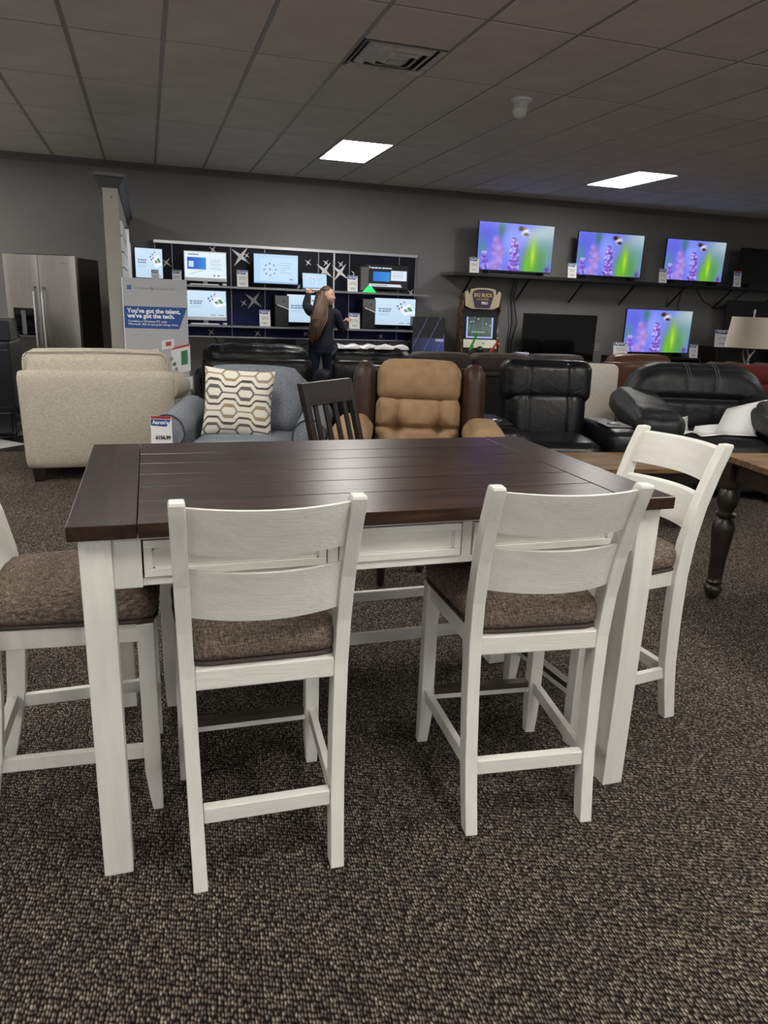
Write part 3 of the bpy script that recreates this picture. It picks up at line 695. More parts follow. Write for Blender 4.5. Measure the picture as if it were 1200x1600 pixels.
MB().rbox(.76, .70, .20, .07, 10, (0, .03, .025), TR(0, -.28, .385)).build('seat_cushion', CHARL, t, smooth=True, ang=80)
MB().rbox(1.1, .9, .3, .06, 8, (0, 0, 0), TR(0, -.08, .20)).build('base', CHARL, t, smooth=True, ang=80)
for s in (-1, 1):
    def armw(q, p, s=s):
        x, y, z = q
        z += .11*max(0, min(1, (y+.42)/.8)) + .010*math.sin(y*31+x*14)*math.exp(-((y+.30)/.16)**2); return (x, y, z)
    a = MB().rbox(.38, .94, .22, .09, 18, (.02, .03, .03), TR(s*.53, -.26, .575), armw).build('arm_pad', CHARL, t, smooth=True, ang=80)
    MB().rbox(.26, .86, .46, .06, 8, (0, .01, 0), TR(s*.53, -.24, .27)).build('arm_side', CHARL, t, smooth=True, ang=80)
    for zz in (.50, .485):
        MB().tube([(s*.70, .1, zz+.08), (s*.70, -.4, zz+.02), (s*.66, -.70, zz), (s*.52, -.755, zz-.01), (s*.40, -.70, zz)], .0025, 5).build('stitch_line', STITCH, a)
for x in (-.48, .48):
    for y in (-.46, .3): block_leg(t, x, y, .06)
# assembly papers on it
def sheet(label, name, loc, rz, pts):
    n = len(pts)//2
    o = MB().add([(p[0], p[1], p[2]) for p in pts] + [(p[0], p[1], p[2]+.0015) for p in pts],
        [tuple(range(len(pts))), tuple(range(2*len(pts)-1, len(pts)-1, -1))] + [(i, (i+1) % len(pts), (i+1) % len(pts)+len(pts), i+len(pts)) for i in range(len(pts))]).build(name, PAPER)
    o.location = loc; o.rotation_euler = (0, 0, rz); tag(o, label, 'paper', 'papers on the charcoal armchair')
    return o
seat = (3.79, 4.62, .512)
def curl(label, loc, rz, w_, d_, fold, hgt):
    n = 12; vs = []; fs = []
    for i in range(n+1):
        s_ = i/n; y = d_*min(s_, fold) + max(0, s_-fold)*d_*.6; z = max(0, s_-fold)**1.3*hgt/(1-fold+1e-6)**1.3
        for x in (-w_/2, 0, w_/2): vs.append((x+.10*s_*s_, y, z*(1+x*1.6)+.006*math.sin(9*s_+x*12)+.006))
    for i in range(n):
        for k in range(2): fs.append((i*3+k, i*3+k+1, i*3+k+4, i*3+k+3))
    me = bpy.data.meshes.new('paper_sheet'); me.from_pydata(vs, [], fs); me.materials.append(PAPER)
    o = bpy.data.objects.new('paper_sheet', me); C.objects.link(o); o.location = loc; o.rotation_euler = (0, 0, rz)
    md = o.modifiers.new('solid', 'SOLIDIFY'); md.thickness = .001
    me.polygons.foreach_set('use_smooth', [True]*len(fs)); tag(o, label, 'paper', 'papers on the charcoal armchair'); return o
curl('printed sheet standing curled against the charcoal armchair back', (4.44, 4.64, .512), rrot(-30), .30, .40, .30, .22)
curl('crumpled sheet lying flat on the charcoal armchair seat', (4.25, 4.67, .510), rrot(4), .28, .22, .6, .05)
curl('folded sheet at the left of the papers on charcoal armchair', (4.13, 4.81, .510), rrot(20), .2, .2, .5, .09)

# ------------------------------------------------------------------ far sofas
def back_sofa(name, label, loc, rz, w_, h_, m, cushions, cat='sofa', top=.14):
    """sofa or chair seen from behind: local back = -y, front = +y"""
    t = thing(name, label, cat, loc, rz)
    MB().rbox(w_, .22, h_-top-.06, .05, 8, (0, .01, 0), TR(0, .11, (h_-top+.06)/2)).build('back_panel', m, t, smooth=True, ang=80)
    cw = (w_-.04)/cushions
    for k in range(cushions):
        MB().rbox(cw-.01, .27, .36, .10, 10, (.01, .02, .03), TR(-w_/2+.02+cw*(k+.5), .20, h_-.20), lambda q, p: (q.x, q.y+.02*math.sin(q.x*17), q.z+.008*math.sin(q.x*23+1))).build('back_cushion', m, t, smooth=True, ang=80)
    for s in (-1, 1): MB().rbox(.2, .78, .58, .07, 8, (0, .01, .02), TR(s*(w_/2-.06), .56, .33)).build('arm', m, t, smooth=True, ang=80)
    MB().rbox(w_-.3, .74, .2, .05, 8, (0, 0, .02), TR(0, .58, .40)).build('seat_cushion', m, t, smooth=True, ang=80)
    MB().box(-w_/2+.05, w_/2-.05, .06, .9, .06, .32).build('base', m, t)
    for x in (-w_/2+.1, w_/2-.1):
        for y in (.1, .8): block_leg(t, x, y, .06)
    return t
WRAP = mat('clear_plastic_wrap', (.6, .6, .62), .12, bump=.8, bscale=14)
back_sofa('black_loveseat', 'black leather loveseat back behind the patterned pillow armchair', (1.12, 7.98, 0), 0, 1.18, .945, BLACKL, 1)
t = back_sofa('black_loveseat', 'black leather seat with plastic wrap along the top, below woman', (2.43, 7.98, 0), 0, .98, .945, BLACKL, 1)
mb = MB(); n = 16
mb.loft([[(-.42+.84*i/n, .20+.10*math.cos(a)*(1+.15*math.sin(i*2.3)), .925+.045*math.sin(a)*(1+.3*math.sin(i*1.7+a))) for a in [PI*k/6 for k in range(7)]] for i in range(n+1)], cap=False, closed=False)
mb.build('plastic_wrap', WRAP, t, smooth=True)
t = thing('brown_reclining_sofa', 'dark brown suede reclining sofa behind the tan recliner', 'sofa', (3.47, 6.95, 0), 0)
for k, x in enumerate((-.62, .05, .70)):
    c = MB().rbox(.66, .26, .20, .07, 10, (0, .02, .01), TR(x, .16, .86)).build('head_cushion', DKBROWN, t, smooth=True, ang=80)
    for d_ in (-.14, .14): MB().tube([(x+d_, .018, .79), (x+d_, .016, .90), (x+d_, .07, .955)], .003, 5).build('stitch_line', mat('tan_stitch', (.12, .09, .06), .8), c)
MB().rbox(2.1, .2, .66, .05, 8, (0, 0, 0), TR(0, .14, .44)).build('back_panel', mat('black_liner_cloth', (.006, .005, .005), .9), t, smooth=True, ang=80)
MB().rbox(2.12, .24, .06, .028, 8, (0, 0, 0), TR(0, .14, .765)).build('top_band', DKBROWN, t, smooth=True, ang=80)
for x in (-1.0, 1.0): MB().rbox(.26, .78, .58, .08, 8, (0, 0, .02), TR(x, .45, .33)).build('arm', DKBROWN, t, smooth=True, ang=80)
MB().box(-.88, .88, .24, .84, .05, .45).build('seat_base', DKBROWN, t, bevel=.03)
for x in (-.9, .9):
    for y in (.12, .76): block_leg(t, x, y, .06)
# beige side chair edge right of the black recliner
CREAMC = tweed('cream_cloth', (.58, .53, .45), (.70, .65, .56), (.80, .75, .66), 1.0, .25)
t = thing('cream_chair', 'cream upholstered chair back just right of the black recliner', 'chair', (4.02, 6.12, 0), 0)
MB().rbox(.66, .16, .62, .05, 10, (0, .015, .01), TR(0, .1, .625, rx=-.06)).build('back', CREAMC, t, smooth=True, ang=80)
MB().rbox(.66, .62, .2, .05, 8, (0, 0, .02), TR(0, .4, .40)).build('seat', CREAMC, t, smooth=True, ang=80)
for x in (-.28, .28):
    for y in (.12, .64): block_leg(t, x, y, .32)
# cognac leather recliner from behind
t = thing('cognac_recliner', 'cognac brown leather recliner seen from behind under lower television', 'recliner', (5.33, 7.0, 0), 0)
MB().rbox(1.04, .2, .80, .03, 8, (0, .01, 0), TR(0, .1, .50)).build('back_panel', COGNAC, t, smooth=True, ang=80)
MB().rbox(.80, .24, .26, .09, 10, (0, .02, .02), TR(-.05, .16, .835)).build('head_cushion', COGNAC, t, smooth=True, ang=80)
for s in (-1, 1): MB().rbox(.22, .84, .56, .06, 8, (0, 0, .02), TR(s*.45, .55, .33)).build('arm', COGNAC, t, smooth=True, ang=80)
MB().rbox(.68, .7, .24, .06, 8, (0, 0, .02), TR(0, .55, .38)).build('seat_cushion', COGNAC, t, smooth=True, ang=80)
MB().box(-.5, .5, .05, .95, 0, .14).build('base', BLACKP, t)
# red sofa at the right edge
t = thing('red_sofa', 'dark red upholstered sofa back at the right picture edge', 'sofa', (6.24, 5.93, 0), 0)
MB().rbox(1.5, .22, .70, .05, 8, (0, .01, 0), TR(0, .12, .43)).build('back_panel', RED, t, smooth=True, ang=80)
for x in (-.36, .36): MB().rbox(.71, .26, .22, .09, 10, (.01, .02, .02), TR(x, .2, .83)).build('back_cushion', RED, t, smooth=True, ang=80)
for s in (-1, 1): MB().rbox(.22, .9, .58, .07, 8, (0, 0, .02), TR(s*.68, .5, .33)).build('arm', RED, t, smooth=True, ang=80)
MB().rbox(1.15, .74, .24, .06, 8, (0, 0, .02), TR(0, .58, .38)).build('seat_cushion', RED, t, smooth=True, ang=80)
for x in (-.6, .6):
    for y in (.12, .86): block_leg(t, x, y, .08)
t = back_sofa('taupe_sofa', 'taupe suede sofa behind the red sofa', (7.46, 7.56, 0), 0, 1.5, .86, leather('taupe_suede', (.06, .045, .034), .8, .25, .3, .2), 2)
# lamp table and lamp
t = thing('lamp_table', 'small dark end table under the drum shade lamp', 'table', (6.83, 7.2, 0))
MB().box(-.24, .24, -.24, .24, .60, .64).build('tabletop', ESPRESSO, t, bevel=.004)
for x in (-.2, .2):
    for y in (-.2, .2): MB().box(x-.025, x+.025, y-.025, y+.025, 0, .60).build('leg', ESPRESSO, t, bevel=.003)
MB().box(-.2, .2, -.2, .2, .2, .225).build('lower_shelf', ESPRESSO, t)
t = thing('table_lamp', 'table lamp with beige drum shade and twisted chrome stem', 'lamp', (6.83, 7.2, .641))
MB().lathe([(.085, 0), (.085, .012), (.03, .022)], 24).build('base', SILVER, t, smooth=True, ang=40)
for q in range(3):
    pts = []
    for k in range(13):
        a = q*2*PI/3 + k/12*PI; r_ = .018+.055*(abs(k/12-.45)/.55)**1.5; pts.append((r_*math.cos(a), r_*math.sin(a), .015+.40*k/12))
    MB().tube(pts, .011, 8).build('stem', SILVER, t, smooth=True)
SHADE = mat('beige_lamp_shade', (.50, .45, .37), .9, var=.06, vscale=60, bump=.1, bscale=300)
MB().loft([[(r_*math.cos(2*PI*k/32), r_*math.sin(2*PI*k/32), z) for k in range(32)] for r_, z in ((.268, .44), (.235, .79), (.228, .79), (.261, .44))] , cap=False).build('shade', SHADE, t, smooth=True, ang=50)
MB().loft([[(r_*math.cos(2*PI*k/32), r_*math.sin(2*PI*k/32), .785) for k in range(32)] for r_ in (.23, .01)], cap=False).build('shade_spider', SHADE, t)
MB().lathe([(.008, .78), (.008, .83), (.014, .84), (.012, .875), (.004, .88)], 12).build('finial', SILVER, t, smooth=True)

# ------------------------------------------------------------------ screens
TVM = attr_mat('television_picture', 1.0, .15); UIM = attr_mat('monitor_picture', 1.0, .2); PRT = attr_mat('flat_print', 0, .5)
def blob(U, V, cx, cy, rx, ry, p=2): return np.exp(-(((U-cx)/rx)**2+((V-cy)/ry)**2)**(p/2))
def flower(U, V):
    r = np.random.default_rng(3)
    out = np.zeros(U.shape+(3,)) + np.array([.44, .48, .93])
    def mix(c, a):
        nonlocal out
        a = np.clip(a, 0, 1)[..., None]; out = out*(1-a)+np.array(c)*a
    mix((.38, .40, .88), blob(U, V, .12, .75, .2, .3)); mix((.55, .62, .98), blob(U, V, .42, .62, .14, .35)); mix((.28, .45, .62), .9*blob(U, V, .29, .80, .035, .2)); mix((.25, .48, .45), .8*blob(U, V, .30, .9, .05, .12))
    mix((.30, .55, .60), .8*blob(U, V, .05, .45, .06, .2)); mix((.62, .72, .82), blob(U, V, .92, .85, .22, .3)); mix((.72, .78, .80), blob(U, V, .98, .95, .15, .25)); mix((.45, .62, .60), blob(U, V, .90, .40, .14, .35))
    mix((.35, .62, .25), .95*blob(U, V, .74, .12, .15, .42)); mix((.55, .80, .10), .95*blob(U, V, .73, .40, .055, .34)); mix((.42, .75, .15), .95*blob(U, V, .66, .10, .05, .30)); mix((.75, .88, .25), .8*blob(U, V, .735, .32, .022, .20)); mix((.30, .60, .30), .7*blob(U, V, .85, .15, .05, .3))
    def spike(cx, z1, w_, cols, n, blur, a):
        for k in range(n):
            f = r.random(); y = f*z1; hw = w_*(1-.65*f**1.6)
            x = cx+hw*(r.random()*2-1); c = cols[r.integers(len(cols))]
            mix(c, a*blob(U, V, x, y, blur*(.6+.8*r.random()), blur*1.6*(.6+.8*r.random()), 3))
    spike(.25, .68, .09, [(.60, .47, .86), (.70, .60, .92), (.55, .42, .86), (.72, .52, .72)], 60, .033, .65)
    spike(.09, .38, .05, [(.42, .20, .65), (.60, .45, .90), (.70, .70, .98)], 36, .02, .85)
    spike(.475, .70, .075, [(.44, .16, .66), (.55, .22, .75), (.70, .62, .97), (.36, .12, .55), (.80, .77, .99)], 120, .015, .9)
    mix((.35, .15, .5), .8*blob(U, V, .94, .06, .03, .06))
    mix((.88, .89, .93), blob(U, V, .615, .83, .055, .085, 5)); mix((.18, .12, .10), blob(U, V, .555, .90, .04, .05, 4)); mix((.22, .15, .12), blob(U, V, .625, .79, .04, .04, 4)); mix((.55, .35, .22), .8*blob(U, V, .60, .91, .03, .025, 4)); mix((.60, .65, .95), blob(U, V, .66, .86, .018, .05, 3))
    return out
def office(U, V, bg=(.80, .90, .98)):
    out = np.zeros(U.shape+(3,)) + np.array(bg); out -= .05*(1-V)[..., None]
    for y, w_ in ((.60, .33), (.52, .30)): out[(np.abs(V-y) < .022) & (U > .08) & (U < .08+w_) & ((U*61).astype(int) % 5 != 0)] = (.42, .50, .60)
    for y, w_ in ((.42, .27), (.37, .30)): out[(np.abs(V-y) < .01) & (U > .08) & (U < .08+w_)] = (.66, .74, .82)
    q = (U-.80)+(V-.58)*.5; s = (V-.58)-(U-.80)*.45
    m_ = (np.abs(q) < .17) & (np.abs(s) < .20); out[m_] = (.93, .95, .97)
    out[(np.abs(q+.05) < .04) & (np.abs(s) < .06)] = (.45, .55, .58); out[(np.abs(q-.08) < .05) & (np.abs(s) < .09)] = (.30, .58, .30); out[(np.abs(q-.0) < .012) & (np.abs(s+.02) < .05)] = (.6, .65, .7)
    for a, b, c in ((.56, .72, (.25, .35, .75)), (.64, .80, (.3, .5, .55)), (.60, .63, (.3, .3, .35)), (.72, .88, (.75, .45, .5)), (.66, .68, (.3, .4, .7))): out[blob(U, V, a, b, .025, .04, 6) > .5] = c
    for a in (.6, .8): out[(np.abs(V-.07) < .015) & (U > a) & (U < a+.14)] = (.55, .6, .66)
    return out
def windowsui(U, V):
    out = np.zeros(U.shape+(3,)) + np.array((.88, .94, .99))
    m_ = (U > .06) & (U < .52) & (V > .33) & (V < .80); bl = np.stack([.05+.1*U, .25+.35*np.clip((U-.1)*2, 0, 1), .75+.15*U], -1); out[m_] = bl[m_]
    out[(U > .09) & (U < .22) & (V > .40) & (V < .65)] = (.75, .85, .95)
    out[(np.abs(V-.90) < .03) & (U > .08) & (U < .34)] = (.45, .55, .7)
    for k in range(7): out[(np.abs(V-(.72-.06*k)) < .012) & (U > .62) & (U < .90-.03*(k % 3))] = (.72, .79, .86)
    out[(np.abs(U-.30) < .16-.0*V) & (np.abs(V-.22-(U-.3)*.5) < .012)] = (.6, .66, .7); out[(np.abs(U-.72) < .02) & (np.abs(V-.1) < .03)] = (.2, .25, .3); out[(np.abs(U-.82) < .02) & (np.abs(V-.1) < .03)] = (.2, .25, .3)
    return out
def dotsui(U, V):
    out = np.zeros(U.shape+(3,)) + np.array((.72, .85, .98)); out[(V < .06)] = (.6, .74, .9)
    out[(U > .14) & (V > .08) & (V < .9)] = (.76, .88, .99)
    r = np.random.default_rng(2)
    for k in range(8): out[blob(U, V, .36+.13*math.cos(k*.8), .48+.17*math.sin(k*.8)*1.2, .018, .03, 6) > .5] = (.35, .42, .55)
    out[blob(U, V, .36, .48, .02, .03, 6) > .5] = (.25, .4, .5)
    for k, w_ in enumerate((.28, .22, .25, .12, .24)): out[(np.abs(V-(.72-.085*k)) < .013) & (U > .60) & (U < .60+w_)] = (.60, .70, .82)
    out[(np.abs(V-.16) < .02) & (U > .8) & (U < .9)] = (.35, .45, .7)
    return out
def aiodark(U, V):
    out = np.zeros(U.shape+(3,)) + np.array((.03, .04, .06))
    m_ = (U > .15) & (U < .56) & (V > .30) & (V < .72); bl = np.stack([.1+.2*U, .40+.3*U, .85+0*U], -1); out[m_] = bl[m_]
    out[(U > .58) & (U < .97) & (V > .36) & (V < .80)] = (.88, .92, .98)
    for k in range(6): out[(np.abs(V-(.74-.055*k)) < .01) & (U > .62) & (U < .90)] = (.7, .76, .84)
    out[(V > .85) & (V < .91) & (U > .08) & (U < .62) & ((U*70).astype(int) % 6 != 0)] = (.85, .88, .95); out[blob(U, V, .04, .9, .03, .06, 6) > .5] = (.8, .85, .95)
    out[(V > .08) & (V < .20) & (U > .02+(.2-V)*.3) & (U < .86-(V-.08)*.3)] = (.86, .87, .90); out[(V > .1) & (V < .14) & (U > .1) & (U < .5)] = (.5, .5, .55); out[(V < .06)] = (.04, .05, .05)
    return out
TVP = {}
def shared_raster(key, fn, w_, h_, nx, ny, m, parent, loc):
    if key not in TVP: TVP[key] = raster('screen', 1, 1, nx, ny, fn, m, parent, loc); o = TVP[key]
    else:
        o = bpy.data.objects.new('screen', TVP[key].data); C.objects.link(o); o.parent = parent; o.location = loc
    o.scale = (w_, 1, h_); return o
def tv(label, x0, x1, z0, z1, y, rz=0, on=True, feet=.05, grp=None):
    w_, h_ = x1-x0, z1-z0
    t = thing('television', label, 'television', ((x0+x1)/2, y, z0-feet), rz, grp)
    MB().box(-w_/2, w_/2, 0, .03, feet, feet+h_).build('housing', BLACKP, t, bevel=.003)
    MB().box(-w_*.36, w_*.36, .03, .07, feet+h_*.1, feet+h_*.6).build('rear_hump', BLACKP, t, bevel=.01)
    b = .008
    if on: shared_raster('flower', flower, w_-2*b, h_-2*b-.01, 131, 75, TVM, t, (0, -.0015, feet+h_/2+.004))
    else: MB().box(-w_/2+b, w_/2-b, -.002, 0, feet+b+.008, feet+h_-b).build('screen', GLOSSB, t)
    for s in (-1, 1): MB().prism([(s*w_*.36-.012, feet+.01), (s*w_*.36+.012, feet+.01), (s*w_*.36+.012, 0), (s*w_*.36-.012, 0)], -.09, .12).build('foot', BLACKP, t)
    return t
SZ = 1.915
tv('lit wall shelf television with flowers, leftmost of the three', 4.72, 5.98, 1.962, 2.655, 10.55)
tv('lit wall shelf television with flowers, middle of the three', 6.40, 7.60, 1.965, 2.62, 10.55)
tv('lit wall shelf television with flowers, rightmost of the three', 8.03, 9.20, 1.965, 2.61, 10.55)
tv('dark television on the wall shelf at the right picture edge', 9.53, 10.75, 1.965, 2.55, 10.55, on=False)
tv('lit flower television standing low below the wall shelf', 7.40, 8.69, .80, 1.50, 10.50, feet=.06)
tv('large switched-off black television standing low on the floor stand', 5.57, 6.88, .64, 1.37, 10.52, on=False, feet=.06)
tv('dark television behind the table lamp at right', 9.36, 10.75, .98, 1.70, 10.5, on=False, feet=.05)
def stand(label, x0, x1, h_, y0=10.35, y1=10.8):
    t = thing('television_stand', label, 'stand', ((x0+x1)/2, (y0+y1)/2, 0)); w_, d_ = x1-x0, y1-y0
    MB().box(-w_/2, w_/2, -d_/2, d_/2, h_-.03, h_).build('top', ESPRESSO, t, bevel=.003)
    MB().box(-w_/2+.03, w_/2-.03, -d_/2+.02, d_/2-.02, h_*.45, h_*.45+.02).build('shelf', ESPRESSO, t); MB().box(-w_/2+.03, w_/2-.03, -d_/2+.02, d_/2-.02, .06, .085).build('shelf', ESPRESSO, t)
    for s in (-1, 1): MB().box(s*(w_/2-.015)-.015, s*(w_/2-.015)+.015, -d_/2, d_/2, 0, h_-.03).build('side', ESPRESSO, t)
    MB().box(-w_/2+.03, w_/2-.03, d_/2-.012, d_/2, .06, h_-.03).build('back', BLACKP, t)
stand('low black stand under the switched-off television', 5.35, 7.05, .58)
stand('black stand under the lower lit flower television', 7.22, 8.86, .74)
stand('black stand under the dark television behind the lamp', 9.15, 10.95, .93)
# wall shelf with struts
t = thing('television_shelf', 'long black wall shelf carrying the televisions', 'shelf', (4.30, 10.62, 0))
MB().box(0, 6.9, -.22, .255, SZ-.045, SZ).build('board', BLACKP, t, bevel=.003)
MB().box(-.004, .0, -.22, .255, SZ-.044, SZ-.001).build('end_edging', mat('raw_shelf_edge', (.16, .14, .11), .7), t)
for k in range(7): MB().bar((.33+k*.95, -.15, SZ-.045), (.33+k*.95, .245, SZ-.36), .03, .012).build('strut', BLACKP, t)

# ------------------------------------------------------------------ price cards
def card(label, x, y, z, w_=.15, h_=.22, rz=0, tilt=-.12, red=False, price=None, name='price_card'):
    t = thing(name, label, 'price card', (x, y, z), rz, 'price cards'); 
    T = lambda m: m
    R_ = TR(0, 0, 0, rx=tilt)
    MB().box(-w_/2, w_/2, 0, .003, 0, h_, R_).build('card', PAPER, t)
    zt = h_*(.90 if red else .98)
    MB().prism([(-w_*.47, zt), (w_*.47, zt), (w_*.25, zt-h_*.22), (-w_*.47, zt-h_*.19)], -.0012, .0, R_).build('blue_header', BLUEH, t)
    if red: MB().prism([(-w_*.47, h_), (w_*.47, h_), (w_*.47, h_*.92), (-w_*.47, h_*.92)], -.0012, 0, R_).build('red_header', REDH, t)
    zz = zt-h_*.14
    text("Aaron's", w_*.24, WHITEINK, t, tuple(R_ @ Vector((-w_*.40, -.002, zz))), (PI/2+tilt, 0, 0), bold=.001)
    if price: text(price, w_*.22, INK, t, tuple(R_ @ Vector((-w_*.28, -.002, h_*.30))), (PI/2+tilt, 0, 0), bold=.0015)
    else:
        for a, b, c in ((-.30, .30, .55), (-.28, -.08, .44), (.08, .3, .44), (-.25, .25, .22), (-.2, .2, .15)): MB().prism([(a*w_, h_*c), (b*w_, h_*c), (b*w_, h_*c+h_*.03), (a*w_, h_*c+h_*.03)], -.0012, 0, R_).build('print_line', GREYINK, t)
    # easel foot behind
    MB().bar((0, .004, h_*.5), (0, h_*.42, 0.002), .02, .002).build('easel_foot', PAPER, t)
    return t
card('price card left of the leftmost lit wall shelf television', 4.65, 10.45, SZ)
card('price card left of the middle lit wall shelf television', 6.30, 10.45, SZ)
card('price card left of the rightmost lit wall shelf television', 7.97, 10.45, SZ)
card('red-topped price card beside the dark wall shelf television', 9.45, 10.45, SZ, red=True, h_=.26)
card('price card at the lower left corner of the low flower television', 7.32, 10.42, .741, .27, .22)
card('small price card at the right of the low flower television', 8.76, 10.42, .741, .17, .22)
card('large price card before the switched-off black television', 5.52, 10.38, .581, .25, .20)
card('small price card before the switched-off black television', 5.79, 10.38, .581, .18, .16)
card('bright price card beside the table lamp shade', 9.28, 10.38, .931, .32, .28)
# hanging acrylic price tag on the blue-grey armchair
t = card('price tag with red and blue header hanging on blue-grey armchair arm', .052, 4.97, .445, .138, .215, rrot(-14), 0, True, '$156.99', 'price_tag')

# ------------------------------------------------------------------ computer display wall
NAVY = mat('navy_black_gloss_panel', (.003, .004, .012), .45, var=.3, vscale=1.2, spec=.25); NAVY2 = mat('navy_blue_gloss_panel', (.005, .010, .085), .45, var=.3, vscale=1.2, spec=.25)
STRIP = mat('dull_silver_strip', (.30, .31, .33), .45, metal=1)
d = thing('computer_display_unit', 'navy star-patterned display wall with silver strips and two shelves', 'display', (0, 10.85, 0))
xs = [.14, .36, 1.14, 1.61, 2.38, 2.61, 2.84, 3.60, 3.86]
for a, b in zip(xs, xs[1:]):
    MB().box(a+.003, b-.003, -.02, .02, 1.56, 2.10).build('back_panel', NAVY, d); MB().box(a+.003, b-.003, -.02, .02, .895, 1.557).build('back_panel', NAVY2, d)
for x in xs: MB().box(x-(.012 if abs(x-2.61) < .01 else .006), x+(.012 if abs(x-2.61) < .01 else .006), -.024, .0, .895, 2.10).build('silver_strip', SILVER if abs(x-2.61) < .01 else STRIP, d)
MB().box(.125, 3.875, -.045, .02, 2.10, 2.135).build('top_channel', SILVER, d); MB().box(.125, 3.875, -.035, .02, .88, .897).build('bottom_channel', SILVER, d)
sparkle = mat('silver_star_print', (.80, .80, .84), .5)
def star(x, z, r_, m=sparkle, rot=.15, th=.13):
    p = []
    for k in range(8):
        a = k*PI/4+rot+PI/4; q = r_ if k % 2 == 0 else r_*th*1.6
        p.append((x+q*math.cos(a), z+q*math.sin(a)))
    MB().prism(p, -.0245, -.0205).build('star', m, d)
for x, z, r_ in ((1.28, 1.98, .16), (1.36, 2.0, .05), (2.47, 1.85, .15), (2.70, 1.84, .15), (2.23, 1.95, .06), (2.49, 1.96, .055), (2.71, 1.95, .06), (2.92, 1.83, .07), (1.45, 1.40, .15), (1.31, 1.36, .06), (.9, 2.05, .06), (.28, 1.85, .08), (2.10, 1.62, .05), (2.20, .96, .05), (3.35, .95, .05), (3.8, 1.6, .07), (.85, .95, .06), (1.5, .95, .06)): star(x, z, r_)
S1, S2 = 1.572, 1.060
for nm, z in (('upper_shelf', S1), ('lower_shelf', S2)):
    o = MB().box(-.15 if z == S1 else .45, 3.95, -.40, -.025, z-.022, z).build(nm, NAVY, d)
    MB().box(-.15 if z == S1 else .45, 3.95, -.406, -.40, z-.024, z+.003).build('silver_edge', STRIP, o)
for k, x in enumerate((.9, 1.5, 2.0, 3.2)): MB().tube([(x, -.03, .88), (x+.05, -.08, .78), (x+.22, -.06, .82), (x+.3, -.03, .88)], .008, 6).build('loose_cable', BLACKP, d)
MB().box(1.05, 2.05, -.06, 0, .80, .875).build('cable_tray', BLACKP, d)
def aio(label, x0, x1, z, h_, fn, key, white=True, y=10.62, rz=0, kb=True, name='all_in_one_computer'):
    w_ = x1-x0; t = thing(name, label, 'computer' if white else 'monitor', ((x0+x1)/2, y, z), rz); body = WHITEP if white else BLACKP
    base = .055; chin = .045 if white else .012
    MB().box(-w_/2, w_/2, 0, .03, base, base+h_).build('housing', body, t, bevel=.004)
    shared_raster(key, fn, w_-.02, h_-chin-.012, 91, 61, UIM, t, (0, -.0015, base+chin+(h_-chin-.012)/2))
    MB().bar((0, .03, base+h_*.4), (0, .12, .01), .06, .015).build('stand_neck', body if white else BLACKP, t)
    MB().box(-w_*.28, w_*.28, -.05, .13, 0, .010).build('stand_foot', SILVER if white else BLACKP, t, bevel=.003)
    if kb:
        k_ = thing('keyboard', 'keyboard before the ' + label, 'keyboard', ((x0+x1)/2-.03, y-.13, z), rz)
        MB().box(-.19, .19, -.045, .045, .002, .016).build('case', body, k_, bevel=.003)
        for r_ in range(4): MB().box(-.18, .18, -.038+r_*.02, -.023+r_*.02, .016, .021).build('key_row', body if white else GREYP, k_)
        m_ = MB().rbox(.06, .035, .03, .014, 6, (0, 0, .003), TR(0, 0, .016)).build('mouse', WHITEP if white else BLACKP, None, smooth=True, ang=80)
        m_.location = ((x0+x1)/2+.235, y-.13, z); tag(m_, 'mouse beside the ' + label, 'mouse')
    return t
aio('white all-in-one computer on the upper display shelf', .50, 1.06, S1, .385, windowsui, 'win')
aio('white all-in-one computer on the lower display shelf', .50, 1.05, S2, .40, office, 'off')
aio('black monitor on the upper display shelf', 1.42, 2.05, S1, .405, dotsui, 'dots', False, kb=False, name='monitor')
aio('angled monitor at the left end of the upper display shelf', -.13, .24, S1-.0, .39, office, 'off', False, y=10.56, rz=.25, kb=False, name='monitor')
aio('black monitor on the lower shelf behind the woman', 1.88, 2.48, S2, .40, office, 'off', False, kb=False, name='monitor')
aio('black monitor at the right end of the lower display shelf', 3.17, 3.82, S2, .40, office, 'off', False, kb=False, name='monitor')
aio('black all-in-one computer at the right end of the upper display shelf', 3.04, 3.68, S1, .34, aiodark, 'aiod', False, kb=True)
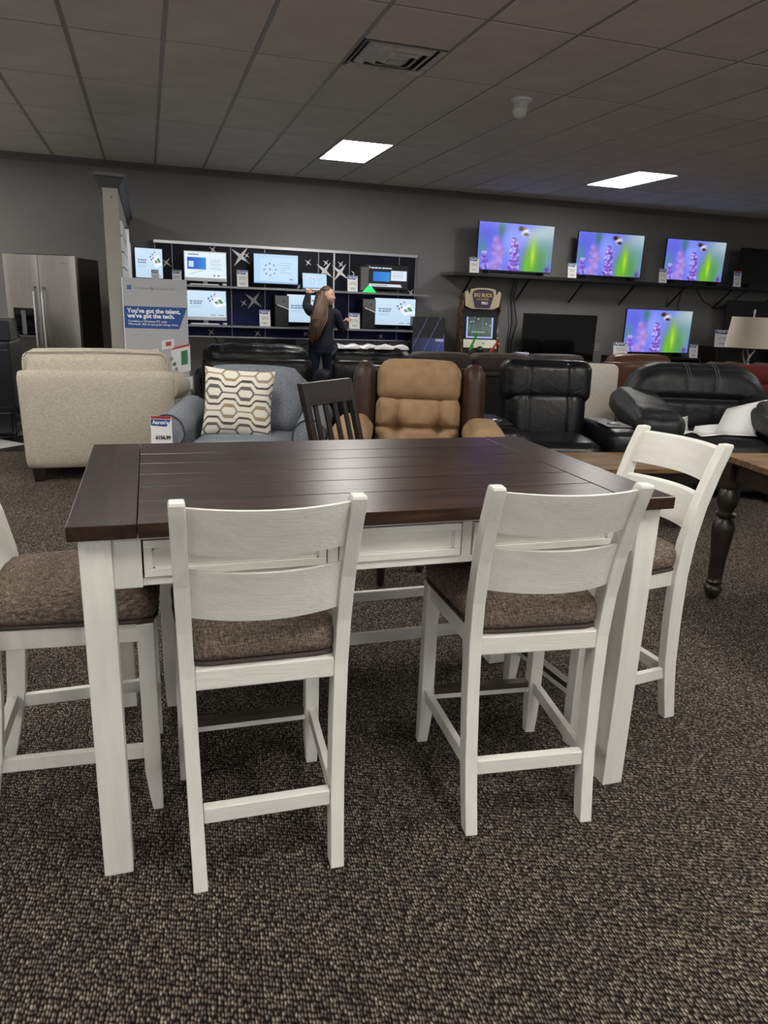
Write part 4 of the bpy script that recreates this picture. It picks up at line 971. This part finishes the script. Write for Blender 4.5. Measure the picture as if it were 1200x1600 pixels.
# laptop the woman reaches for
t = thing('laptop', 'open laptop by the woman\'s raised hand', 'laptop', (2.30, 10.60, S1))
MB().box(-.18, .18, -.15, .08, 0, .015).build('base', SILVER, t, bevel=.003)
l = MB().box(-.18, .18, 0, .008, 0, .225, TR(0, .08, .016, rx=-.2)).build('lid', BLACKP, t, bevel=.002)
o = shared_raster('dots', dotsui, .345, .205, 0, 0, UIM, l, (0, .08-.002+.0225, .016+.112)); o.rotation_euler = (-.2, 0, 0)
def tower(label, x, z, w_, h_, grey):
    t = thing('computer_tower', label, 'computer', (x, 10.60, z))
    MB().box(-w_/2, w_/2, -.14, .2, .01, h_).build('case', BLACKP, t, bevel=.004)
    if grey:
        MB().prism([(-w_/2, h_), (w_/2, h_), (w_/2, h_*.60), (-w_/2, h_*.74)], -.146, -.14).build('grey_front', GREYP, t); MB().prism([(-w_/2+.03, h_*.72), (w_/2, h_*.585), (w_/2, h_*.56), (-w_/2+.03, h_*.695)], -.148, -.14).build('light_slash', WHITEP, t)
        MB().prism([(0, h_*.80), (.04, h_*.86), (.05, h_*.84), (.01, h_*.785)], -.1475, -.146).build('emblem', BLACKP, t)
    else: MB().box(-w_/2+.01, w_/2-.01, -.143, -.14, .03, h_-.02).build('front_panel', GREYP, t)
    for x_ in (-w_/2+.02, w_/2-.02): MB().box(x_-.012, x_+.012, -.12, .18, 0, .01).build('foot', BLACKP, t)
    return t
tower('grey and black gaming tower left of the woman on lower shelf', 1.79, S2, .19, .42, True)
tower('grey and black gaming tower right of the woman on lower shelf', 3.05, S2, .19, .42, True)
tw = tower('slim grey tower with green light on the upper display shelf', 2.97, S1, .13, .36, False)
MB().prism([(-.03, .002), (.17, .002), (.09, .09), (.05, .09)], -.165, -.15).build('green_light', mat('green_led', (.02, .5, .08), .4, emit=1.2, emcol=(.02, .75, .15)), tw)
card('price card between the two upper shelf computers on navy display', 1.26, 10.50, S1)
card('price card left of the white upper shelf computer', .40, 10.50, S1, .12, .18)
card('leaning price card before the angled monitor', .13, 10.46, S1, .10, .17, .3)
card('price card on the upper shelf right of the woman', 2.81, 10.50, S1)
card('price card on the lower shelf left of the woman', 1.56, 10.50, S2)
card('price card on the lower shelf by the woman\'s right hand', 2.85, 10.50, S2, .16)

# ------------------------------------------------------------------ standing poster
b = thing('standing_poster', 'tall grey poster with blue band advertising computers beside the column', 'poster', (.078, 7.07, 0), rrot(-3))
bw, bh = .545, 1.56
GP = mat('poster_grey', (.40, .41, .43), .6)
MB().box(-bw/2, bw/2, 0, .02, .05, bh).build('board', GP, b); MB().box(-bw/2-.008, -bw/2, -.004, .024, .05, bh).build('white_edge', WHITEP, b)
MB().box(-.2, .2, -.12, .16, 0, .05).build('foot', GREYP, b, bevel=.004)
MB().prism([(-bw/2, 1.32), (bw/2-.005, 1.32), (bw/2-.08, 1.13), (-bw/2, 1.13)], -.0015, .0).build('blue_band', BLUEH, b)
text("You've got the talent,", .052, WHITEINK, b, (-.245, -.003, 1.265), bold=.0018); text("we've got the tech.", .052, WHITEINK, b, (-.245, -.003, 1.222), bold=.0018)
text("Combine a Windows PC with", .027, WHITEINK, b, (-.24, -.003, 1.183)); text("Microsoft 365 to get great things done.", .027, WHITEINK, b, (-.24, -.003, 1.158))
text("Windows", .036, GREYINK, b, (-.19, -.003, 1.465)); text("Microsoft 365", .030, GREYINK, b, (.0, -.003, 1.465)); text("See our website for more details.", .014, GREYINK, b, (-.235, -.003, 1.07))
for i in (0, 1):
    for j in (0, 1):
        MB().box(-.235+i*.018, -.219+i*.018, -.002, 0, 1.463+j*.018, 1.479+j*.018).build('emblem_square', BLUEH, b)
        MB().box(-.035+i*.013, -.024+i*.013, -.002, 0, 1.465+j*.013, 1.476+j*.013).build('emblem_square', (mat('ember', (.5, .1, .02), .6), mat('leaf', (.1, .35, .03), .6), mat('sky', (.02, .3, .6), .6), mat('gold', (.6, .4, .02), .6))[i*2+j], b)
def plate(x, z, w_, h_, m, y=-.012, rot=-.3, nm='printed_plate'):
    c, s_ = math.cos(rot), math.sin(rot); p = [(-w_/2, -h_/2), (w_/2, -h_/2), (w_/2, h_/2), (-w_/2, h_/2)]
    return MB().prism([(x+a*c-e*s_*1.0+e*.25, z+a*s_+e*c) for a, e in p], y, 0).build(nm, m, b)
PW = mat('poster_white', (.66, .67, .68), .6); PG = mat('poster_green', (.03, .16, .08), .6); PR = mat('poster_red', (.42, .06, .03), .6)
plate(.09, .995, .11, .085, PW, rot=.2); plate(.095, 1.0, .05, .04, PR, -.013, .2); plate(-.05, .90, .11, .09, PW, rot=.2); plate(-.05, .905, .06, .045, PG, -.013, .2)
plate(.20, .86, .17, .24, PW, -.008, .25); plate(.23, .88, .06, .13, PG, -.013, .25); plate(.14, .82, .03, .03, PG, -.013, .25); plate(.155, .775, .03, .03, GREYINK, -.013, .25); plate(.115, .865, .03, .03, GREYINK, -.013, .25); plate(.2, .63, .2, .12, PW, -.006, .25); plate(.17, .5, .22, .1, PW, -.006, .2); plate(.20, .975, .16, .02, PR, -.0095, .25)

# ------------------------------------------------------------------ blue poster box and arcade cabinet
def bluebox(U, V):
    out = np.stack([.20+.22*U*V, .22+.28*U*V, .30+.34*U], -1); dk = V > .62
    out[dk] = np.array([.14, .14, .15])*np.ones(3)
    for k in (-.35, .05, .45): out[np.abs((U-V*.8)-k) < .008] = (.45, .55, .75)
    out[(V > .57) & (V < .61) & (U > .72) & (U < .97) & ((U*60).astype(int) % 4 != 0)] = (.85, .9, 1); out[(V > .11) & (V < .15) & (U > .45) & (U < .92) & ((U*60).astype(int) % 4 != 0)] = (.85, .9, 1)
    return out
t = thing('poster_box', 'dark and blue printed display box beside the arcade cabinet', 'display box', (3.98, 10.42, 0), rrot(-6))
MB().box(-.26, .24, 0, .3, 0, 1.26).build('box', BLACKP, t, bevel=.004); raster('front_print', .49, .80, 60, 90, bluebox, PRT, t, (-.01, -.003, .86))
a = thing('arcade_cabinet', 'small hunting arcade cabinet with cream marquee and lit screen', 'arcade machine', (4.72, 10.22, 0), rrot(-14))
side = [(.0, 0), (.45, 0), (.45, 1.40), (.30, 1.60), (.10, 1.62), (.06, 1.40), (.13, 1.34), (.16, 1.0), (.0, .92), (-.06, .72), (.0, .66)]
def sidefn():
    m = bpy.data.materials.new('cabinet_side_art'); m.use_nodes = True; nt = m.node_tree; p = nt.nodes['Principled BSDF']; L = nt.links.new
    tc = node(nt, 'ShaderNodeTexCoord'); mp = node(nt, 'ShaderNodeMapping'); mp.inputs['Scale'].default_value = (1, 3, 1.2); L(tc.outputs['Object'], mp.inputs[0])
    nz = node(nt, 'ShaderNodeTexNoise'); nz.inputs['Scale'].default_value = 5; nz.inputs['Detail'].default_value = 5; nz.inputs['Distortion'].default_value = 1; L(mp.outputs[0], nz.inputs['Vector'])
    cr = node(nt, 'ShaderNodeValToRGB'); e = cr.color_ramp.elements; e[0].position = .35; e[0].color = (.01, .008, .008, 1); e[1].position = .72; e[1].color = (.55, .50, .44, 1)
    for q, c in ((.45, (.06, .025, .012)), (.53, (.20, .09, .03)), (.6, (.12, .10, .09))): k = e.new(q); k.color = (*c, 1)
    L(nz.outputs[0], cr.inputs[0]); L(cr.outputs[0], p.inputs['Base Color']); p.inputs['Roughness'].default_value = .4
    return m
SART = sidefn()
for s in (-1, 1): MB().loft([[(s*.28+dx, y, z) for y, z in side] for dx in (-.01, .01)]).build('side_panel', SART, a)
MB().box(-.27, .27, .17, .44, .02, 1.56).build('carcass', BLACKP, a)
MB().box(-.27, .27, .14, .17, .98, 1.36).build('bezel', BLACKP, a)
def woods(U, V):
    r = np.random.default_rng(8); out = np.zeros(U.shape+(3,)) + np.array((.10, .16, .15)); out += (.12*np.exp(-((V-.35)/.3)**2))[..., None]*np.array((.7, 1, .8))
    for k in range(26): out += (.12*r.random()*blob(U, V, r.random(), r.random(), .02, .2))[..., None]*np.array((.6, 1, .8))
    for k in range(10): out[blob(U, V, r.random(), .4+.55*r.random(), .02, .03, 4) > .5] = (.65, .75, .7)
    out[(V > .22) & (V < .26) & (U > .2) & (U < .7)] = (.5, .6, .45)
    fr = (U < .05) | (U > .95) | (V < .06) | (V > .94); out[fr] = (.62, .72, .98); return out
raster('lit_screen', .40, .37, 70, 64, woods, UIM, a, (0, .128, 1.165), (-.1, 0, 0))
CREAM = mat('cream_marquee', (.50, .44, .30), .5); 
arch = [(-.16, 1.40), (-.25, 1.44), (-.27, 1.64), (-.235, 1.66), (-.2, 1.60), (-.18, 1.68), (-.08, 1.70), (.08, 1.70), (.18, 1.68), (.2, 1.60), (.235, 1.66), (.27, 1.64), (.25, 1.44), (.16, 1.40)]
mq = MB().prism(arch, .03, .07).build('marquee', CREAM, a, bevel=.004)
MB().prism([(-.11, 1.42), (-.16, 1.60), (-.14, 1.66), (-.06, 1.68), (.06, 1.68), (.14, 1.66), (.16, 1.60), (.11, 1.42)], .022, .03).build('marquee_face', mat('marquee_dark', (.03, .02, .05), .3), mq)
text('BIG BUCK', .072, mat('gold_letter', (.55, .40, .18), .4), mq, (0, .020, 1.575), align='CENTER', bold=.002, sx=.85); text('HUNTER', .045, mat('gold_letter', (.5, .4, .2), .4), mq, (0, .020, 1.525), align='CENTER'); text('PRO', .05, WHITEINK, mq, (.03, .020, 1.47), align='CENTER', bold=.002)
MB().prism([(.15, .02), (.16, .92), (-.01, .84), (-.07, .68), (0, .6), (0, .02)], -.27, .27, Matrix.Rotation(PI/2, 4, 'Z') @ Matrix.Diagonal((1, 1, 1, 1))).build('front_body', BLACKP, a)
cp = TR(0, .02, .80, rx=-.42)
pn = MB().box(-.25, .25, -.012, .0, -.15, .17, TR(0, -.005, .80, rx=-.35)).build('control_panel', mat('ivory_panel', (.72, .69, .58), .35), a, bevel=.004)
MB().lathe([(.055, 0), (.052, .012), (.03, .03), (0, .035)], 24, TR(.0, -.018, .815, rx=PI/2-.35)).build('speaker_dome', BLACKP, pn, smooth=True)
for x, z in ((-.12, .90), (.05, .905), (-.10, .73)): MB().cyl(.012, 0, .012, 12, TR(x, -.015+(z-.8)*.35, z, rx=PI/2-.35)).build('button', GREYP, pn)
def gun(label, col, base, tip):
    g_ = thing('toy_rifle', label, 'toy rifle', base, rrot(-14)); v_ = Vector(tip); m_ = mat(label[:12], col, .35)
    MB().tube([(0, 0, 0), v_*.35, v_*.36, v_*.8, v_], [.022, .028, .014, .016, .026], 10).build('barrel', m_, g_, smooth=True)
    MB().rbox(.05, .05, .12, .02, 5, (0, 0, 0), TR(v_.x*.1, -.01, -.03, ry=.5)).build('grip', BLACKP, g_, smooth=True)
gun('green toy rifle on the arcade control panel', (.03, .38, .05), (4.548, 10.185, .80), (.08, .0, .24))
gun('red-orange toy rifle on the arcade control panel', (.45, .05, .015), (4.835, 10.11, .775), (.12, -.0, .19))
# cables and outlets
for k, (x, dx) in enumerate(((5.50, .02), (5.55, .06), (8.66, .04))):
    o = MB().tube([(x, 10.80, SZ-.05), (x-.03, 10.83, 1.6), (x+dx, 10.82, 1.2), (x-.01, 10.83, .9), (x+.02, 10.84, .6)], .010, 6).build('power_cable', BLACKP, None, smooth=True)
    tag(o, ('black cable hanging behind the switched-off television, left one', 'black cable hanging behind the switched-off television, right one', 'black cable hanging above the low flower television')[k], 'cable')
o = MB().tube([(8.75, 10.6, SZ-.05), (8.95, 10.6, 1.66), (9.25, 10.62, 1.55), (9.5, 10.64, 1.62), (9.8, 10.6, SZ-.05)], .009, 6).build('power_cable', BLACKP, None, smooth=True); tag(o, 'looped black cable under the right end of the wall shelf', 'cable')
for x, z, l in ((7.17, .86, 'wall outlet between the two low televisions'), (3.49, .80, 'wall outlet below the navy display wall')):
    t = thing('wall_outlet', l, 'outlet', (x, 10.878, z)); MB().box(-.04, .04, -.006, 0, -.06, .06).build('plate', mat('outlet_grey', (.3, .29, .28), .5), t, bevel=.002)
    for zz in (-.025, .025): MB().box(-.018, .018, -.009, -.006, zz-.016, zz+.016).build('socket', mat('outlet_socket', (.2, .195, .19), .5), t)

# ------------------------------------------------------------------ refrigerator (front = -y local)
fy = math.radians(-18)
r_ = thing('refrigerator', 'stainless steel side-by-side refrigerator with water dispenser', 'refrigerator', (-1.045, 9.93, .004), fy)
FW, FD, FH = .83, .70, 1.80
BLK = mat('fridge_side_black', (.006, .006, .007), .45)
MB().box(-FW/2+.005, FW/2-.005, -FD/2+.07, FD/2, .04, FH).build('cabinet', BLK, r_, bevel=.006)
for x0, x1 in ((-FW/2, -.022), (-.016, FW/2)):
    mb = MB(); n = 10; pts = []
    for i in range(n+1): k = i/n; pts.append((x0+(x1-x0)*k, -FD/2-.012*(1-(2*k-1)**4)))
    poly = pts + [(x1, -FD/2+.065), (x0, -FD/2+.065)]
    mb.loft([[(x, y, z) for x, y in poly] for z in (.08, FH+.01)]); dr = mb.build('door', STAINLESS, r_, smooth=True, ang=30)
    xh = x1-.045 if x0 < -.1 else x0+.045
    MB().tube([(xh, -FD/2-.01, .62), (xh, -FD/2-.06, .66), (xh, -FD/2-.065, 1.0), (xh, -FD/2-.06, 1.40), (xh, -FD/2-.01, 1.46)], .013, 8).build('handle', SILVER, dr, smooth=True)
dp = MB().box(-.34, -.08, -FD/2-.018, -FD/2, .90, 1.22).build('water_dispenser', GLOSSB, r_, bevel=.004)
MB().box(-.25, -.20, -FD/2-.024, -FD/2-.018, .92, 1.19).build('dispenser_spout', GREYP, dp); MB().box(-.33, -.09, -FD/2-.03, -FD/2-.018, .895, .91).build('drip_tray', GREYP, dp)
for x in (-.36, .36):
    for y in (-.22, .28): MB().cyl(.02, 0, .04, 10, TR(x, y, 0)).build('foot', BLACKP, r_)
MB().box(-.3, .3, -.28, -.2, FH+.0, FH+.022).build('hinge_cover', BLACKP, r_)
text('SAMSUNG', .02, GREYINK, r_, (.24, -FD/2-.014, 1.72))
# black dryer and grey washer at the left edge
def laundry(label, name, loc, rz, m, m2):
    t = thing(name, label, 'washer', loc, rz)
    MB().box(-.34, .34, -.36, .36, .03, .93).build('body', m, t, bevel=.02)
    MB().box(-.335, .335, -.375, -.36, .30, .86).build('front_door', m, t, bevel=.012)
    MB().box(-.30, .30, -.40, -.375, .06, .26).build('drawer', m, t, bevel=.01)
    MB().prism([(-.2, .93), (.22, .93), (.20, .99), (.12, 1.09), (.06, 1.12), (-.2, 1.12)], -.33, .33, Matrix.Rotation(PI/2, 4, 'Z') @ TR()).build('console', m, t, bevel=.008)
    MB().box(-.12, .28, -.10, -.095, .97, 1.07, TR(0, -.03, .05, rx=-.25)).build('display', m2, t)
    MB().lathe([(.05, 0), (.05, .03), (.04, .035)], 20, TR(-.2, -.18, 1.02, rx=PI/2-.4)).build('dial', SILVER, t, smooth=True)
    for x in (-.3, .3):
        for y in (-.3, .3): MB().cyl(.02, 0, .03, 10, TR(x, y, 0)).build('foot', BLACKP, t)
laundry('glossy black clothes dryer at the left picture edge', 'clothes_dryer', (-1.615, 8.26, .008), 0, mat('dryer_black', (.008, .010, .014), .2), mat('pale_display', (.55, .58, .62), .3))
laundry('dark grey washer between the black dryer and the refrigerator', 'washing_machine', (-1.72, 9.10, .008), .05, mat('washer_grey', (.07, .07, .072), .3), GLOSSB)

# ------------------------------------------------------------------ person at the display
P = thing('person', 'woman with long brown hair in navy top and jeans reaching to the shelves', 'person', (2.19, 9.74, 0))
SKIN = mat('skin', (.52, .30, .22), .55, var=.06, vscale=20); NAVYC = mat('navy_knit', (.0045, .0065, .015), .9, var=.25, vscale=18, bump=.3, bscale=60)
DENIM = mat('dark_denim', (.006, .012, .032), .9, var=.25, vscale=30, bump=.2, bscale=300); HAIR = mat('brown_hair', (.075, .040, .020), .45, var=.45, vscale=10, stretch=(9, 9, .6), bump=.6, bscale=16, bstretch=(9, 9, .5))
def skin(name, pts, edges, m, root=0, sub=2):
    me = bpy.data.meshes.new(name); me.from_pydata([p[:3] for p in pts], edges, []); o = bpy.data.objects.new(name, me); C.objects.link(o); o.parent = P
    bm = bmesh.new(); bm.from_mesh(me); bm.verts.layers.skin.verify(); bm.to_mesh(me); bm.free()
    o.modifiers.new('skin', 'SKIN').use_smooth_shade = True
    sv = me.skin_vertices[0].data
    for i, p in enumerate(pts):
        sv[i].radius = (p[3], p[4] if len(p) > 4 else p[3]); sv[i].use_root = (i == root)
    d = o.modifiers.new('sub', 'SUBSURF'); d.levels = d.render_levels = sub; me.materials.append(m); return o
J = dict(pel=(0, 0, .88), wai=(.0, .0, 1.03), che=(.02, .0, 1.20), nb=(.03, .0, 1.345), nk=(.045, .0, 1.41), hd=(.06, 0, 1.48),
         sl=(-.15, .02, 1.30), el=(-.155, .25, 1.36), wl=(-.085, .45, 1.52), hl=(-.07, .48, 1.55),
         sr=(.19, .0, 1.29), er=(.29, .03, 1.06), wr=(.42, .30, 1.17), hr=(.44, .35, 1.20),
         hpl=(-.095, 0, .82), kl=(-.10, .03, .47), al=(-.11, -.02, .09), tl=(-.12, .12, .04), hpr=(.10, 0, .82), kr=(.12, .06, .47), ar=(.13, .02, .09), tr=(.15, .16, .04))
names = list(J); I = {n: i for i, n in enumerate(names)}
E_ = [('pel', 'wai'), ('wai', 'che'), ('che', 'nb'), ('nb', 'nk'), ('nk', 'hd'), ('che', 'sl'), ('sl', 'el'), ('el', 'wl'), ('wl', 'hl'), ('che', 'sr'), ('sr', 'er'), ('er', 'wr'), ('wr', 'hr'), ('pel', 'hpl'), ('hpl', 'kl'), ('kl', 'al'), ('al', 'tl'), ('pel', 'hpr'), ('hpr', 'kr'), ('kr', 'ar'), ('ar', 'tr')]
RB = dict(pel=.13, wai=.115, che=.115, nb=.06, nk=.05, hd=.07, sl=.055, el=.036, wl=.024, hl=.02, sr=.055, er=.036, wr=.024, hr=.02, hpl=.085, kl=.052, al=.034, tl=.026, hpr=.085, kr=.052, ar=.034, tr=.026)
skin('body', [(*J[n], RB[n]) for n in names], [(I[a], I[b]) for a, b in E_], SKIN)
def sub_skin(name, keys, grow, m, extra=()):
    ii = {n: i for i, n in enumerate(keys)}
    return skin(name, [(*J[n], *grow[n]) for n in keys], [(ii[a], ii[b]) for a, b in E_ if a in ii and b in ii], m)
def elring(z, cx, cy, rx, ry, n=24): return [(cx+rx*math.cos(2*PI*k/n), cy+ry*math.sin(2*PI*k/n), z) for k in range(n)]
tp = MB().loft([elring(*q) for q in ((.785, 0, 0, .160, .120), (.80, 0, 0, .172, .132), (.88, 0, 0, .176, .135), (.97, .004, 0, .155, .120), (1.04, .006, 0, .150, .116), (1.12, .012, 0, .158, .120), (1.20, .02, 0, .170, .120), (1.27, .022, 0, .172, .108), (1.32, .025, 0, .135, .09), (1.355, .03, 0, .085, .072), (1.385, .038, 0, .058, .058))])
for sh, el, wr in (('sl', 'el', 'wl'), ('sr', 'er', 'wr')):
    A, B_, D_ = Vector(J[sh]), Vector(J[el]), Vector(J[wr]); c0 = Vector((.02, 0, 1.25))
    tp.tube([c0.lerp(A, .6), A, A.lerp(B_, .35), A.lerp(B_, .75), B_, B_.lerp(D_, .3), B_.lerp(D_, .7), D_], [.075, .078, .068, .060, .057, .056, .046, .037], 14)
tp.build('top', NAVYC, P, smooth=True, ang=80, sub=1)
jn = MB().loft([elring(*q) for q in ((.90, 0, 0, .150, .118), (.82, 0, 0, .172, .132), (.76, 0, 0, .165, .130), (.72, 0, 0, .10, .09))])
for hp, kn, an in (('hpl', 'kl', 'al'), ('hpr', 'kr', 'ar')):
    A, B_, D_ = Vector(J[hp]), Vector(J[kn]), Vector(J[an]); jn.tube([A, A.lerp(B_, .3), A.lerp(B_, .7), B_, B_.lerp(D_, .35), D_], [.095, .095, .078, .068, .066, .056], 14)
jn.build('jeans', DENIM, P, smooth=True, ang=80, sub=1)
for k, a, tt in (('l', 'al', 'tl'), ('r', 'ar', 'tr')):
    m_ = (Vector(J[a])+Vector(J[tt]))/2; MB().rbox(.10, .27, .10, .045, 8, (0, 0, .01), TR(m_.x, m_.y, .052)).build('shoe', BLACKP, P, smooth=True, ang=80)
# head, turned to her right
HM = TR(.075, .0, 1.485, rz=math.radians(-38))          # local +x = face direction
def headw(q, p):
    x, y, z = q
    r_ = Vector((x/.098, y/.078, z/.118)); 
    if z < -.03: k = (-.03-z)/.09; y *= 1-.35*k; x = x*(1-.25*k)+.018*k          # jaw
    if x > 0:
        x += .019*math.exp(-((y/.014)**2)-((z+.012)/.026)**2)                       # nose
        x += .008*math.exp(-((y/.03)**2)-((z+.058)/.010)**2) - .004*math.exp(-((z+.05)/.006)**2-(y/.03)**2)   # lips
        for s in (-1, 1): x -= .014*math.exp(-((y-s*.03)/.016)**2-((z-.018)/.014)**2)  # eye sockets
        x += .010*math.exp(-((z+.095)/.016)**2-(y/.025)**2)                          # chin
    return (x, y, z)
def ell(q, p):
    v_ = Vector(p).normalized(); return headw(Vector((v_.x*.098, v_.y*.078, v_.z*.118)), p)
hd = MB().rbox(.2, .16, .24, .05, 30, (0, 0, 0), HM, ell).build('head', SKIN, P, smooth=True, ang=80)
for s in (-1, 1):
    MB().lathe([(0, -.011), (.008, -.008), (.0115, 0), (.008, .008), (0, .011)], 12, HM @ TR(.074, s*.030, .018), cap=False).build('eye', mat('eye_white', (.6, .58, .55), .2), hd, smooth=True)
    MB().cyl(.0055, 0, .002, 10, HM @ TR(.0845, s*.0305, .018, ry=PI/2)).build('iris', mat('iris_dark', (.03, .02, .012), .2), hd)
    MB().tube([(.083, s*.016, .040), (.085, s*.032, .044), (.072, s*.05, .038)], .0035, 6, HM).build('eyebrow', HAIR, hd)
    MB().rbox(.035, .018, .06, .008, 6, (0, 0, 0), HM @ TR(-.005, s*.078, .0)).build('ear', SKIN, hd, smooth=True)
MB().tube([(.088, -.022, -.056), (.100, -.008, -.053), (.101, .008, -.053), (.088, .022, -.056)], .005, 6, HM).build('mouth', mat('lips', (.40, .13, .11), .5), hd, smooth=True)
# hair: cap over the skull plus long fall down the back
def cap(q, p):
    v_ = Vector(p).normalized(); x, y, z = v_.x*.112, v_.y*.094, v_.z*.130
    if v_.x > .05 and z < .075: x = .006 + (x-.006)*.10
    if z > .06 and v_.x > .2: x = min(x, .060)
    return (x-.012, y, z+.008)
hr = MB().rbox(.2, .2, .2, .05, 22, (0, 0, 0), HM, cap).build('hair', HAIR, P, smooth=True, ang=80)
rings = []
for z, x, y, a, b_ in ((1.56, .022, .02, .075, .075), (1.47, .0, .0, .088, .085), (1.38, -.03, -.06, .09, .072), (1.27, -.06, -.125, .095, .058), (1.15, -.10, -.145, .085, .05), (1.03, -.135, -.155, .072, .042), (.95, -.15, -.15, .05, .032), (.90, -.16, -.145, .02, .015)):
    rings.append([(x+a*math.cos(2*PI*k/24)*(1+.06*math.sin(k*3+z*9)), y+b_*math.sin(2*PI*k/24)*(1+.08*math.sin(k*5+z*7)), z) for k in range(24)])
MB().loft(rings[::-1]).build('long_hair', HAIR, hr, smooth=True, ang=80)
for zt in range(7):
    x = -.10+zt*.03
    MB().tube([(x*.5+.0, -.06, 1.50), (x*.8-.02, -.115, 1.36), (x-.05, -.175, 1.2), (x*.8-.11, -.20, 1.05), (x*.5-.14, -.18, .93-.02*(zt % 3))], [.014, .018, .017, .014, .004], 7).build('hair_strand', HAIR, hr, smooth=True)
def hand(w_, tip, up, thumb):
    w_, tip, up = Vector(w_), Vector(tip), Vector(up); f_ = (tip-w_).normalized(); sd = f_.cross(up).normalized(); up = sd.cross(f_)
    M_ = Matrix((sd, f_, up)).transposed().to_4x4(); M_.translation = w_; b = MB().rbox(.078, .09, .028, .013, 8, (0, 0, .004), M_ @ TR(0, .045, 0))
    for k, ln in enumerate((.062, .074, .068, .052)):
        x = -.028+k*.0187; b.tube([(x, .08, 0), (x*1.08, .085+ln*.45, .006), (x*1.1, .085+ln*.8, -.012), (x*1.1, .085+ln*.95, -.03)], [.0095, .009, .008, .006], 7, M_)
    b.tube([(thumb*.034, .02, -.004), (thumb*.058, .05, -.014), (thumb*.062, .085, -.02)], [.012, .010, .007], 7, M_)
    b.build('hand', SKIN, P, smooth=True, ang=80)
hand(J['wl'], (-.02, .60, 1.60), (-.3, -.3, 1), 1); hand(J['wr'], (.52, .50, 1.24), (0, -.3, 1), -1)
